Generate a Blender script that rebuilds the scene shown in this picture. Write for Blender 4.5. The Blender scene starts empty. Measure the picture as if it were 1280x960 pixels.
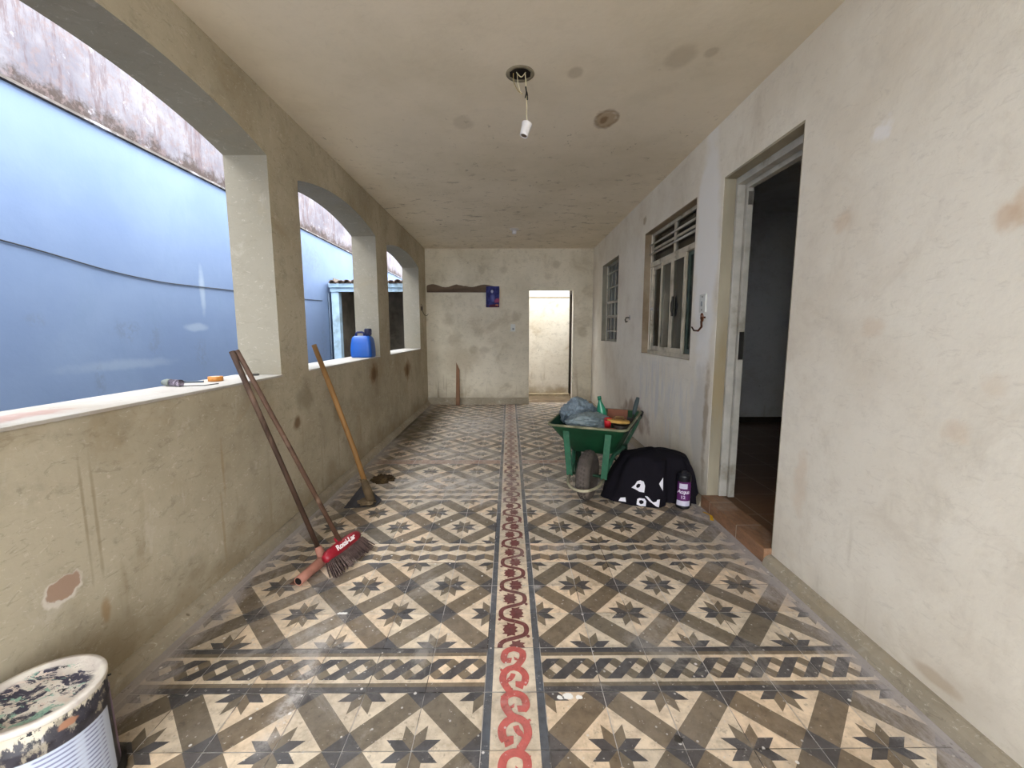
import bpy, bmesh, math, random
from mathutils import Vector, Matrix, noise as mnoise
from mathutils.geometry import tessellate_polygon
from mathutils.bvhtree import BVHTree
random.seed(7)
PI = math.pi
scene = bpy.context.scene
COL = scene.collection

# ------------------------------------------------------------------ helpers
def lin(c):
    return tuple(((v/255)/12.92 if v/255 <= .04045 else ((v/255+.055)/1.055)**2.4) for v in c[:3])

class MB:
    """collects verts and faces of ONE mesh object"""
    def __init__(s):
        s.v=[]; s.f=[]; s.m=[]; s.s=[]; s.c=[]
    def add(s, vs, fs, mi=0, sm=False, col=None):
        o=len(s.v); s.v+= [Vector(v) for v in vs]
        for f in fs:
            s.f.append([i+o for i in f]); s.m.append(mi); s.s.append(sm); s.c.append(col)
    def box(s, c, d, mi=0, M=None):
        x,y,z=[k/2 for k in d]; M=M or Matrix(); c=Vector(c)
        vs=[c+M@Vector((a*x,b*y,e*z)) for e in (-1,1) for b in (-1,1) for a in (-1,1)]
        s.add(vs,[(0,2,3,1),(4,5,7,6),(0,1,5,4),(2,6,7,3),(0,4,6,2),(1,3,7,5)],mi)
    def bbox(s, lo, hi, mi=0):
        s.box([(a+b)/2 for a,b in zip(lo,hi)],[b-a for a,b in zip(lo,hi)],mi)
    def hexa(s, bot, top, mi=0):
        """bottom and top quads, same winding"""
        s.add(list(bot)+list(top),[(3,2,1,0),(4,5,6,7)]+[(i,(i+1)%4,4+(i+1)%4,4+i) for i in range(4)],mi)
    def tube(s, pts, r, n=10, mi=0, cap=True, sm=True, hollow=False):
        pts=[Vector(p) for p in pts]; N=len(pts)
        rs=r if isinstance(r,(list,tuple)) else [r]*N
        rings=[]; up=None
        for i,p in enumerate(pts):
            t=(pts[min(i+1,N-1)]-pts[max(i-1,0)]).normalized()
            if up is None:
                up=Vector((0,0,1)) if abs(t.z)<.9 else Vector((1,0,0))
            a=t.cross(up)
            if a.length<1e-5: a=t.orthogonal()
            a.normalize(); b=a.cross(t).normalized(); up=b
            rings.append([p+(a*math.cos(2*PI*k/n)+b*math.sin(2*PI*k/n))*rs[i] for k in range(n)])
        vs=[v for R in rings for v in R]
        fs=[(i*n+k,i*n+(k+1)%n,(i+1)*n+(k+1)%n,(i+1)*n+k) for i in range(N-1) for k in range(n)]
        s.add(vs,fs,mi,sm)
        if cap:
            s.add(rings[0],[tuple(range(n))[::-1]],mi); s.add(rings[-1],[tuple(range(n))],mi)
    def lathe(s, prof, c=(0,0,0), n=32, mi=0, M=None, sm=True, sx=1, sy=1):
        M=M or Matrix(); c=Vector(c); N=len(prof)
        vs=[c+M@Vector((r*sx*math.cos(2*PI*k/n),r*sy*math.sin(2*PI*k/n),z)) for r,z in prof for k in range(n)]
        fs=[(i*n+k,i*n+(k+1)%n,(i+1)*n+(k+1)%n,(i+1)*n+k) for i in range(N-1) for k in range(n)]
        if prof[0][0]>1e-6: fs.append(tuple(range(n))[::-1])
        if prof[-1][0]>1e-6: fs.append(tuple((N-1)*n+k for k in range(n)))
        s.add(vs,fs,mi,sm)
    def prism(s, poly, fn, d0, d1, mi=0, holes=(), side_mi=None):
        """2D polygon (with holes) -> fn(u,v,d) at depths d0 and d1, with side walls"""
        loops=[list(poly)]+[list(h) for h in holes]
        flat=[p for L in loops for p in L]
        tri=tessellate_polygon([[Vector((p[0],p[1],0)) for p in L] for L in loops])
        n=len(flat)
        s.add([fn(p[0],p[1],d) for d in (d0,d1) for p in flat],
              [tuple(t) for t in tri]+[tuple(n+i for i in t[::-1]) for t in tri],mi)
        sm=mi if side_mi is None else side_mi
        for L in loops:
            k=len(L)
            s.add([fn(p[0],p[1],d) for d in (d0,d1) for p in L],
                  [(i,(i+1)%k,k+(i+1)%k,k+i) for i in range(k)],sm)
    def build(s, name, mats, parent=None, at=None, bevel=0, fix=True, M=None):
        at=Vector(at) if at is not None else Vector((0,0,0))
        me=bpy.data.meshes.new(name)
        me.from_pydata([tuple(v-at) for v in s.v],[],s.f)
        mats=mats if isinstance(mats,(list,tuple)) else [mats]
        for m in mats: me.materials.append(m)
        me.polygons.foreach_set('material_index',s.m)
        me.polygons.foreach_set('use_smooth',s.s)
        if any(c is not None for c in s.c):
            a=me.color_attributes.new('tone','FLOAT_COLOR','CORNER')
            for p in me.polygons:
                c=s.c[p.index] or (1,1,1)
                for li in p.loop_indices: a.data[li].color=(*c,1)
        me.update()
        if fix:
            bm=bmesh.new(); bm.from_mesh(me)
            bmesh.ops.remove_doubles(bm,verts=bm.verts,dist=1e-5)
            bmesh.ops.recalc_face_normals(bm,faces=bm.faces); bm.to_mesh(me); bm.free()
        o=bpy.data.objects.new(name,me); COL.objects.link(o)
        if parent is not None: o.parent=parent
        else: o.location=at
        if bevel:
            b=o.modifiers.new('bevel','BEVEL'); b.width=bevel; b.segments=2; b.limit_method='ANGLE'
        return o

def tag(o,label,cat,group=None,kind=None):
    o['label']=label; o['category']=cat
    if group: o['group']=group
    if kind: o['kind']=kind
    return o
def struct(o,label,cat): return tag(o,label,cat,kind='structure')
def thing(name,loc,label,cat,group=None,rz=0,kind=None):
    o=bpy.data.objects.new(name,None); o.empty_display_size=.05
    COL.objects.link(o); o.location=loc; o.rotation_euler=(0,0,rz)
    return tag(o,label,cat,group,kind)

# ------------------------------------------------------------------ material nodes
class NT:
    def __init__(s,name,rough=.7,metal=0,spec=.3):
        s.mat=bpy.data.materials.new(name); s.mat.use_nodes=True
        s.t=s.mat.node_tree; s.b=s.t.nodes['Principled BSDF']
        s.b.inputs['Roughness'].default_value=rough; s.b.inputs['Metallic'].default_value=metal
        s.b.inputs['Specular IOR Level'].default_value=spec
        s._p=None; s._o=None
    def nd(s,t): return s.t.nodes.new(t)
    def ln(s,a,sock):
        if hasattr(a,'is_output'): s.t.links.new(a,sock)
        else:
            try: sock.default_value=a
            except Exception: sock.default_value=(*a,1)
    def pos(s):
        if not s._p: s._p=s.nd('ShaderNodeNewGeometry').outputs['Position']
        return s._p
    def obj(s):
        if not s._o: s._o=s.nd('ShaderNodeTexCoord').outputs['Object']
        return s._o
    def vm(s,op,a,b):
        n=s.nd('ShaderNodeVectorMath'); n.operation=op; s.ln(a,n.inputs[0]); s.ln(b,n.inputs[1]); return n.outputs[0]
    def length(s,a):
        n=s.nd('ShaderNodeVectorMath'); n.operation='LENGTH'; s.ln(a,n.inputs[0]); return n.outputs['Value']
    def sc(s,v,k): return s.vm('MULTIPLY',v,k)
    def ma(s,op,a,b=0,clamp=False):
        n=s.nd('ShaderNodeMath'); n.operation=op; n.use_clamp=clamp; s.ln(a,n.inputs[0]); s.ln(b,n.inputs[1]); return n.outputs[0]
    def xyz(s,v):
        n=s.nd('ShaderNodeSeparateXYZ'); s.ln(v,n.inputs[0]); return n.outputs
    def noise(s,v,scale,detail=4,rough=.55,dist=0):
        n=s.nd('ShaderNodeTexNoise'); s.ln(v,n.inputs['Vector']); n.inputs['Scale'].default_value=scale
        n.inputs['Detail'].default_value=detail; n.inputs['Roughness'].default_value=rough; n.inputs['Distortion'].default_value=dist
        return n.outputs['Fac']
    def vor(s,v,scale,out='Distance',feat='F1',rnd=1):
        n=s.nd('ShaderNodeTexVoronoi'); n.feature=feat; s.ln(v,n.inputs['Vector']); n.inputs['Scale'].default_value=scale
        n.inputs['Randomness'].default_value=rnd; return n.outputs[out]
    def mr(s,f,a,b,c=0,d=1,smooth=True):
        n=s.nd('ShaderNodeMapRange'); n.interpolation_type='SMOOTHSTEP' if smooth else 'LINEAR'
        s.ln(f,n.inputs[0]); n.inputs[1].default_value=a; n.inputs[2].default_value=b; n.inputs[3].default_value=c; n.inputs[4].default_value=d
        return n.outputs[0]
    def mix(s,f,a,b,mode='MIX'):
        n=s.nd('ShaderNodeMix'); n.data_type='RGBA'; n.blend_type=mode; s.ln(f,n.inputs[0])
        s.ln(a,n.inputs[6]); s.ln(b,n.inputs[7]); return n.outputs[2]
    def blob(s,p,c,r,soft=.5,wob=.5,ns=6):
        """irregular patch: 1 inside, 0 outside"""
        d=s.length(s.vm('DIVIDE',s.vm('SUBTRACT',p,c),r))
        n=s.ma('MULTIPLY',s.ma('SUBTRACT',s.noise(p,ns,3),.5),wob*2)
        return s.mr(s.ma('ADD',d,n),1-soft,1,1,0)
    def ring(s,p,c,r,w=.2,wob=.15,ns=8):
        d=s.length(s.vm('DIVIDE',s.vm('SUBTRACT',p,c),r))
        n=s.ma('MULTIPLY',s.ma('SUBTRACT',s.noise(p,ns,3),.5),wob*2)
        e=s.ma('ABSOLUTE',s.ma('SUBTRACT',s.ma('ADD',d,n),1-w),0)
        return s.mr(e,0,w,1,0)
    def col(s,c): s.ln(c,s.b.inputs['Base Color']); return s
    def rough(s,c): s.ln(c,s.b.inputs['Roughness']); return s
    def bump(s,h,strength=.3,dist=.01):
        n=s.nd('ShaderNodeBump'); n.inputs['Strength'].default_value=strength; n.inputs['Distance'].default_value=dist
        s.ln(h,n.inputs['Height']); s.t.links.new(n.outputs[0],s.b.inputs['Normal']); return s

def simple(name,c,rough=.6,metal=0,var=.12,scale=12,dirt=None,spec=.3,bump=0,stretch=(1,1,1)):
    m=NT(name,rough,metal,spec); v=m.sc(m.obj(),stretch)
    a=lin(c); b=tuple(k*(1-var*2) for k in a)
    k=m.mix(m.mr(m.noise(v,scale,4),.3,.75),a,b)
    if dirt: k=m.mix(m.mr(m.noise(v,scale*.45,5,.65),.52,.7),k,lin(dirt))
    m.col(k)
    if bump: m.bump(m.noise(v,scale*3,4),bump)
    return m.mat

# ------------------------------------------------------------------ room numbers (metres)
XL,XR=-1.36,1.36; XLO=-1.605; YB=7.0; YF=-1.7; H=2.53; SILL=.95
EAVE_BLOCKER=-1.75; CANOPY_BLOCKER=-2.3; A0=-1.02  # eave and canopy: unseen roof overhangs added to block sky light

# ================================================================== wall / ceiling materials
def plaster(name,base,dark,extra=None,low_dirt=True,amount=1.0,axis='x'):
    m=NT(name,.85,0,.15); p=m.pos()
    k=m.mix(m.mr(m.noise(p,1.3,5,.6),.35,.7),lin(base),lin(dark))
    k=m.mix(m.ma('MULTIPLY',m.mr(m.noise(p,7,6,.7),.5,.72),.35*amount),k,tuple(v*.62 for v in lin(dark)))
    # pale scuffs
    k=m.mix(m.ma('MULTIPLY',m.mr(m.noise(m.sc(p,(1,1,.6)),9,5,.7,.6),.58,.72),.3*amount),k,lin((214,208,196)))
    # small chips
    d=m.vor(p,9); r=m.xyz(m.vor(p,9,'Color'))[0]
    chip=m.ma('MULTIPLY',m.mr(m.ma('ADD',d,m.ma('MULTIPLY',m.noise(p,60,2),.12)),.1,.15,1,0),m.mr(r,.86,.9))
    k=m.mix(m.ma('MULTIPLY',chip,.65*amount),k,lin((92,82,66)))
    # trowel marks and hairline scratches
    a=m.noise(m.sc(p,(2.2,2.2,5)),6,7,.78,1.2)
    k=m.mix(m.ma('MULTIPLY',m.mr(a,.54,.64),.45*amount),k,tuple(v*.66 for v in lin(dark)))
    k=m.mix(m.ma('MULTIPLY',m.mr(m.noise(m.vm('ADD',m.sc(p,(3,3,6)),(4,9,2)),7,7,.8,1.5),.57,.65),.5*amount),k,lin((222,214,200)))
    k=m.mix(m.ma('MULTIPLY',m.mr(m.noise(p,2.6,6,.72,.6),.52,.68),.32*amount),k,lin((160,142,112)))
    # drips
    if low_dirt:
        z=m.xyz(p)[2]
        dr=m.mr(m.noise(m.sc(p,(6,6,.7)),1.6,3,.6),.6,.72)
        k=m.mix(m.ma('MULTIPLY',m.ma('MULTIPLY',dr,m.mr(z,.9,.1,.0,.5)),amount),k,lin((138,120,88)))
        foot=m.ma('MULTIPLY',m.mr(m.ma('ADD',z,m.ma('MULTIPLY',m.noise(p,5,4),.5)),.55,.2,0,1),.6*amount)
        k=m.mix(foot,k,lin((134,116,88)))
    if extra: k=extra(m,p,k)
    m.col(k)
    m.bump(m.ma('ADD',m.noise(p,14,5,.6),m.ma('MULTIPLY',m.noise(p,3,2),2)),.25,.008)
    return m.mat

def ex_left(m,p,k):
    BR=lin((120,88,52)); X=XL
    for (y,z,ry,rz,c,f) in ((4.24,.80,.17,.17,BR,.75),(4.30,.72,.10,.22,(.13,.09,.05),.3),(5.62,.70,.22,.17,BR,.8),(2.67,.63,.06,.06,lin((104,74,44)),.8),
        (2.80,.78,.16,.16,lin((118,108,88)),.5),(1.33,.28,.022,.06,lin((150,112,58)),.5),(1.30,.62,.009,.24,lin((120,98,62)),.42),(1.335,.60,.010,.30,lin((126,106,72)),.42),
        (1.95,.58,.012,.2,lin((150,122,78)),.35),(1.92,.3,.012,.22,lin((150,122,78)),.35),(3.3,.55,.10,.16,lin((128,112,84)),.5),(2.3,.40,.10,.2,lin((160,150,128)),.3)):
        k=m.mix(m.ma('MULTIPLY',m.blob(p,(X,y,z),(.4,ry,rz),.75,.7,9),f),k,c)
    for y,z,f in ((4.235,.78,.5),(5.62,.70,.5)):
        k=m.mix(m.ma('MULTIPLY',m.blob(p,(X,y,z),(.4,.07,.09),.5,.5,12),f),k,lin((72,48,28)))
    # peeled patch, white torn edge
    c=(X,1.21,.425); r=(.3,.055,.038)
    k=m.mix(m.ma('MULTIPLY',m.blob(p,c,(.3,.066,.047),.2,.5,22),.85),k,lin((222,214,204)))
    k=m.mix(m.blob(p,(X,1.213,.43),r,.15,.5,22),k,lin((172,146,128)))
    return k
def ex_right(m,p,k):
    X=XR
    WH=lin((214,214,220))
    # fresh white skim between door and large window, running down under it
    k=m.mix(m.ma('MULTIPLY',m.blob(p,(X,3.0,1.75),(.5,.20,.95),.35,.35,5),.92),k,lin((240,239,236)))
    k=m.mix(m.ma('MULTIPLY',m.mr(m.noise(m.sc(p,(1,7,1.1)),1.5,4,.7),.45,.6),m.ma('MULTIPLY',m.blob(p,(X,3.75,.58),(.5,.98,.42),.5,.4,4),.95)),k,lin((218,216,212)))
    k=m.mix(m.ma('MULTIPLY',m.blob(p,(X,2.98,.55),(.5,.16,.5),.5,.5,7),.6),k,lin((196,194,190)))
    k=m.mix(m.ma('MULTIPLY',m.blob(p,(X,2.88,.62),(.5,.05,.5),.6,.8,9),.6),k,lin((150,128,96)))
    k=m.mix(m.ma('MULTIPLY',m.blob(p,(X,4.55,.3),(.5,.6,.2),.6,.8,6),.7),k,lin((148,124,100)))
    BR=lin((200,166,128))
    for (y,z,ry,rz,f) in ((1.195,1.52,.055,.055,.6),(1.15,1.54,.06,.065,.45),(1.77,1.655,.075,.06,.35),(1.25,.9,.06,.05,.3),(1.59,1.215,.07,.05,.3),(1.90,.5,.06,.2,.3),(1.17,1.05,.05,.05,.2)):
        k=m.mix(m.ma('MULTIPLY',m.blob(p,(X,y,z),(.4,ry,rz),.7,.7,14),f*.8),k,BR)
    k=m.mix(m.ma('MULTIPLY',m.blob(p,(X,4.40,2.306),(.4,.06,.05),.5,.5,20),.7),k,lin((150,136,112)))
    k=m.mix(m.ma('MULTIPLY',m.blob(p,(X,1.64,1.93),(.4,.06,.045),.8,1.2,16),.95),k,lin((238,236,234)))
    # long damp tongue above the skirting
    k=m.mix(m.ma('MULTIPLY',m.blob(p,(X,1.22,.10),(.4,.10,.03),.5,.5,9),.5),k,lin((170,148,118)))
    return k
def ex_back(m,p,k):
    Y=YB
    for (x,z,r,f) in ((-.45,2.2,.09,.4),(-.1,2.2,.09,.35),(.75,2.28,.1,.45),(.1,1.45,.11,.45),(-.6,.9,.1,.45),(-.4,.9,.1,.4),(-.9,1.1,.16,.4),(.62,2.1,.08,.3),(1.2,1.2,.12,.45),(-1.0,1.4,.14,.35),(-.5,1.2,.12,.3)):
        k=m.mix(m.ma('MULTIPLY',m.blob(p,(x,Y,z),(r,.4,r),.7,.7,9),f*.8),k,lin((138,122,94)))
    k=m.mix(m.ma('MULTIPLY',m.blob(p,(-.8,Y,.75),(.5,.4,.4),.9,.6,4),.4),k,lin((146,126,92)))
    return k
def ex_ceil(m,p,k):
    y=m.xyz(p)[1]
    far=m.mr(y,2.6,5.0)
    sp=m.mr(m.noise(m.sc(p,(1,1.7,1)),5.5,6,.75,.4),.56,.66)
    k=m.mix(m.ma('MULTIPLY',m.ma('MULTIPLY',sp,far),.55),k,lin((104,92,68)))
    sp2=m.mr(m.noise(m.sc(p,(9,5,1)),2.2,5,.75),.62,.70)
    k=m.mix(m.ma('MULTIPLY',m.ma('MULTIPLY',sp2,m.mr(y,2.5,3.2)),.5),k,lin((100,86,62)))
    k=m.mix(m.ma('MULTIPLY',m.blob(p,(.608,2.843,H),(.08,.135,.3),.4,.5,14),.7),k,lin((156,130,94)))
    k=m.mix(m.ma('MULTIPLY',m.ring(p,(.608,2.843,H),(.082,.14,.3),.22,.35),.45),k,lin((116,92,62)))
    k=m.mix(m.ma('MULTIPLY',m.blob(p,(.60,2.85,H),(.03,.06,.3),.5,.6,18),.6),k,lin((110,82,50)))
    for (x,yy,r,f) in ((.835,2.24,.09,.35),(.345,2.36,.05,.4),(.97,2.2,.04,.35),(-.3,2.9,.08,.25)):
        k=m.mix(m.ma('MULTIPLY',m.blob(p,(x,yy,H),(r,r*1.3,.3),.5,.5),f*.8),k,lin((136,120,92)))
    return k
WL=plaster('plaster_parapet',(190,181,160),(166,156,135),ex_left)
WR=plaster('plaster_house_wall',(236,231,219),(222,214,199),ex_right,amount=.45)
WBK=plaster('plaster_end_wall',(226,218,200),(206,198,178),ex_back)
WC=plaster('plaster_ceiling',(230,220,202),(218,208,188),ex_ceil,low_dirt=False,amount=.22)
JAMB_DIM=plaster('plaster_jamb_dimmed',(148,142,128),(139,133,118),None,False,.5)  # arch jambs: wall plaster darkened in colour to offset the sky light on them
WHITEY=plaster('plaster_white',(214,208,196),(202,194,180),None,True,1.4)
SKIRT=plaster('cement_skirting',(168,158,140),(140,131,115),None,False,1.0)
SILLM=plaster('sill_marble',(190,187,180),(174,166,158),
   lambda m,p,k:m.mix(m.ma('MULTIPLY',m.blob(p,(-1.48,1.2,.955),(.09,.22,.2),.6,.7,9),.6),k,lin((160,112,102))),False,.6)
GREYW=plaster('plaster_grey_room',(232,234,234),(218,220,220),None,True,.6)

# ================================================================== SETTING
def arch_hole(y0,y1,spring,rise,n=22):
    w=(y1-y0)/2; c=(y0+y1)/2; R=(w*w+rise*rise)/(2*rise)
    pts=[(y0,SILL-.012),(y1,SILL-.012)]
    for i in range(n+1):
        y=y1-(y1-y0)*i/n
        pts.append((y, spring+rise-R+math.sqrt(R*R-(y-c)**2)))
    return pts
ARCH=[(A0,.577,2.187,.10),(.92,2.518,2.187,.10),(2.863,4.457,2.168,.105),(4.845,6.50,2.156,.095)]
w=MB()
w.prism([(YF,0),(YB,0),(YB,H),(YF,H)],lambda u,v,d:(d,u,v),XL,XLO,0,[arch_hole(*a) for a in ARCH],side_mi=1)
o=w.build('wall_left',[WL,JAMB_DIM]); struct(o,'stained beige parapet wall with three arched openings along the porch','wall')
# sills: marble slab over each opening
for i,a in enumerate(ARCH[1:]):
    s=MB(); s.bbox((XLO-.03,a[0],SILL-.012),(XL+.010,a[1],SILL))
    o=s.build('trim_%d'%(i+1),SILLM,bevel=.002)
    struct(o,('pale sill slab under the nearest arch, with tools lying on it','pale sill slab under the middle arch, carrying the blue jerrycan','pale bare sill slab under the farthest arch')[i],'window sill')

DOOR=(2.065,2.80,.0,2.168); WIN1=(3.19,4.37,.985,2.17); WIN2=(5.39,6.30,1.07,2.15)
def rect(a): return [(a[0],a[2]),(a[1],a[2]),(a[1],a[3]),(a[0],a[3])]
w=MB()
w.prism([(YF,0),(DOOR[0],0),(DOOR[0],DOOR[3]),(DOOR[1],DOOR[3]),(DOOR[1],0),(YB,0),(YB,H),(YF,H)],lambda u,v,d:(d,u,v),XR,XR+.11,0,[rect(WIN1),rect(WIN2)])
o=w.build('wall_right',WR); struct(o,'pale plastered house wall with doorway and two steel windows','wall')
BD=(.322,1.046,1.88)
w=MB()
w.prism([(XLO,0),(BD[0],0),(BD[0],BD[2]),(BD[1],BD[2]),(BD[1],0),(XR+.11,0),(XR+.11,H),(XLO,H)],lambda u,v,d:(u,d,v),YB,YB+.15,0,side_mi=1)
o=w.build('wall_back',[WBK,WHITEY]); struct(o,'mottled beige end wall with an open doorway','wall')
w=MB(); w.bbox((EAVE_BLOCKER,CANOPY_BLOCKER,H),(XR+.11,YB+.15,H+.14))
o=w.build('ceiling',WC); struct(o,'stained flat beige plaster ceiling of the porch','ceiling')

# skirtings: sloping cement fillet
def skirt(name,X,sg,y0,y1,label):
    s=MB(); N=max(2,int((y1-y0)/.12)); vs=[]
    for i in range(N+1):
        y=y0+(y1-y0)*i/N; j=mnoise.noise((y*3,X,0))*.006; q=mnoise.noise((y*2,X,5))*.006
        prof=[(0,0),(.050+j,0),(.040+j,.03),(.030+q,.040+q),(.012,.050+q),(0,.052)]
        vs+=[(X+sg*a,y,b) for a,b in prof]
    k=6; fs=[(i*k+a,i*k+(a+1)%k,(i+1)*k+(a+1)%k,(i+1)*k+a) for i in range(N) for a in range(k)]
    fs+=[tuple(range(k)),tuple(N*k+a for a in range(k))]
    s.add(vs,fs); o=s.build(name,SKIRT); struct(o,label,'skirting')
skirt('baseboard_left',XL,1,YF,YB,'low cement skirting at the foot of the parapet wall')
skirt('baseboard_right',XR,-1,YF,DOOR[0]-.0,'cement skirting on the near side of the side doorway')
skirt('baseboard_far_right',XR,-1,DOOR[1],YB,'cement skirting under the two windows')
s=MB(); s.hexa([(XL,YB-.03,0),(BD[0],YB-.03,0),(BD[0],YB,0),(XL,YB,0)],[(XL,YB-.012,.10),(BD[0],YB-.012,.10),(BD[0],YB,.11),(XL,YB,.11)])
o=s.build('baseboard_back',SKIRT); struct(o,'cement skirting along the end wall left of its doorway','skirting')

# ------------------------------------------------------------------ FLOOR (cement tiles)
BEI=lin((224,205,180)); BRN=lin((124,111,94)); DRK=lin((84,81,82)); SLATE=lin((92,94,100)); RED=lin((196,98,92)); BUR=lin((116,66,64)); PNK=lin((176,132,116))
def area(P): return .5*sum(P[i][0]*P[(i+1)%len(P)][1]-P[(i+1)%len(P)][0]*P[i][1] for i in range(len(P)))
def ccw(P): return list(P) if area(P)>0 else list(P)[::-1]
def clip(P,a,b,keep_in=True):
    """half plane left of a->b"""
    def d(p): 
        v=(b[0]-a[0])*(p[1]-a[1])-(b[1]-a[1])*(p[0]-a[0]); return v if keep_in else -v
    out=[]
    for i in range(len(P)):
        p,q=P[i],P[(i+1)%len(P)]; dp,dq=d(p),d(q)
        if dp>=0: out.append(p)
        if dp*dq<0:
            t=dp/(dp-dq); out.append((p[0]+(q[0]-p[0])*t,p[1]+(q[1]-p[1])*t))
    return out
def paint(layers):
    """convex polygons painted over the unit tile -> list of (polygon,colour)"""
    pieces=[([(0,0),(1,0),(1,1),(0,1)],layers[0][1])]
    for poly,c in layers[1:]:
        B=ccw(poly); nxt=[]
        for A,ca in pieces:
            rest=A; outs=[]
            for i in range(len(B)):
                a,b=B[i],B[(i+1)%len(B)]
                o=clip(rest,a,b,False); rest=clip(rest,a,b,True)
                if len(o)>2 and abs(area(o))>1e-6: outs.append((o,ca))
                if len(rest)<3: break
            if len(rest)>2 and abs(area(rest))>1e-6: nxt+=outs+[(rest,c)]
            else: nxt.append((A,ca))
        pieces=nxt
    return pieces
g=.29; S=.235; q=S*.7071
def main_tile(flip):
    """star quarters at (1,0) and (0,1), band from (0,0) to (1,1)"""
    L=[(None,BEI),([(g,0),(1,1-g),(1-g,1),(0,g)],BRN),([(0,0),(g,0),(0,g)],DRK),([(1,1),(1-g,1),(1,1-g)],DRK)]
    # at corner (1,0): rays to west, north-west, north
    L+=[([(1,0),(1-S,0),(1-S-q,q),(1-q,q)],DRK if flip==0 else BRN),([(1,0),(1-q,q),(1-q,q+S),(1,S)],BRN if flip==0 else DRK)]
    L+=[([(0,1),(S,1),(S+q,1-q),(q,1-q)],DRK if flip==0 else BRN),([(0,1),(q,1-q),(q,1-q-S),(0,1-S)],BRN if flip==0 else DRK)]
    return paint(L)
TA=main_tile(0)
TB=[([(1-x,y) for x,y in P][::-1],c) for P,c in TA]        # mirrored: stars at (0,0) and (1,1)
def swap(T):
    return [(P,(BRN if c==DRK and len(P)!=3 else DRK if c==BRN and abs(abs(area(P))-.166)<.03 and len(P)==4 and False else c)) for P,c in T]
def chain(half=False,c1=DRK,c2=BRN,bg=BEI,e1=DRK,e2=BRN):
    L=[(None,bg),([(0,0),(1,0),(1,.11),(0,.11)],e1),([(0,.11),(1,.11),(1,.195),(0,.195)],e2),([(0,.89),(1,.89),(1,1),(0,1)],e1),([(0,.805),(1,.805),(1,.89),(0,.89)],e2)]
    r=.12; Hh=.235
    def strip(sg,cx,c):
        # r <= sg*(y)+... diagonal band clipped to |y|<Hh
        P=[(cx+r-Hh*sg,-Hh),(cx+.5-r-Hh*sg,-Hh),(cx+.5-r+Hh*sg,Hh),(cx+r+Hh*sg,Hh)]
        return ([(x,.5+y) for x,y in P],c)
    for cx in (-.75,-.25,.25,.75): L.append(strip(-1,cx,c2))
    for cx in (-.75,-.25,.25,.75): L.append(strip(1,cx,c1))
    return paint(L)
TC=chain(); TP=chain(c1=lin((150,100,88)),c2=lin((176,134,116)),bg=lin((206,186,160)),e1=lin((150,112,100)),e2=lin((190,150,132)))
def zig():
    L=[(None,BEI)]
    D2=lin((104,97,94)); B2=lin((138,120,98))
    for (y0,sg) in ((.075,1),(.555,-1)):
        t=.265; a=.105
        for k in range(4):
            x0=k*.25; up=(k%2==0)==(sg>0)
            ya,yb=(y0,y0+a) if up else (y0+a,y0)
            L.append(([(x0,ya),(x0+.25,yb),(x0+.25,yb+t),(x0,ya+t)],B2 if (k+(sg<0))%2 else D2))
    return paint(L)
TZ=zig()
STRIPE=paint([(None,BEI),([(0,0),(.125,0),(.125,1),(0,1)],SLATE),([(.875,0),(1,0),(1,1),(.875,1)],SLATE)])
YR={0:1.084,1:1.284,2:1.484,3:1.684,4:1.886,5:2.090,6:2.291,7:2.498,8:2.708,9:2.922,10:3.135,11:3.338,12:3.548,13:3.765,14:3.880}
for r in range(-1,-14,-1): YR[r]=YR[r+1]-.2
for r in range(15,31): YR[r]=YR[r-1]+.2
YR[31]=min(YR[30]+.2,YB+.15)
GAP=.0026
fm=MB()
def put(T,x0,x1,y0,y1,fx=False,xmin=-9,xmax=9):
    tone=1+random.uniform(-.17,.13); warm=random.uniform(-.05,.05)
    x0+=GAP/2;x1-=GAP/2;y0+=GAP/2;y1-=GAP/2; dz=random.uniform(-.0006,.0006); 
    for P,c in T:
        Q=[(x0+(x1-x0)*(1-u if fx else u),y0+(y1-y0)*v) for u,v in P]
        if xmin>-9: Q=clip(Q,(xmin,1),(xmin,0))
        if xmax<9: Q=clip(Q,(xmax,0),(xmax,1))
        if len(Q)<3: continue
        if area(Q)<0: Q=Q[::-1]
        cc=(c[0]*tone*(1+warm),c[1]*tone,c[2]*tone*(1-warm))
        fm.add([(x,y,dz) for x,y in Q],[tuple(range(len(Q)))],0,False,cc)
SL,SR=-.0858,.1144; EL,ER=-1.275,1.285
ZO=[.0009]
def nz():
    ZO[0]=.0009+(ZO[0]-.0009+.00009)%.0011; return ZO[0]
def stroke(pts,wd,c,y0,y1,closed=False):
    """scroll ornament: flat ribbon in strip-tile units, inlaid a hair above the tile face"""
    n=len(pts); vs=[]; zz_=nz()
    W=SR-SL
    P=[Vector((SL+W*u,y0+(y1-y0)*v)) for u,v in pts]
    for i in range(n):
        t=(P[min(i+1,n-1)]-P[max(i-1,0)]).normalized(); nn=Vector((-t.y,t.x)); ww=(wd[i] if isinstance(wd,list) else wd)*W/2
        vs+=[(P[i].x+nn.x*ww,P[i].y+nn.y*ww,zz_),(P[i].x-nn.x*ww,P[i].y-nn.y*ww,zz_)]
    fm.add(vs,[(2*i+1,2*i+3,2*i+2,2*i) for i in range(n-1)],0,False,c)
def fillp(pts,c,y0,y1):
    W=SR-SL
    Q=[(SL+W*u,y0+(y1-y0)*v) for u,v in pts]
    tri=tessellate_polygon([[Vector((a,b,0)) for a,b in Q]]); zz_=nz()
    for t in tri:
        T=[Q[i] for i in t]
        if area(T)<0: T=T[::-1]
        fm.add([(a,b,zz_) for a,b in T],[(0,1,2)],0,False,c)
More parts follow.
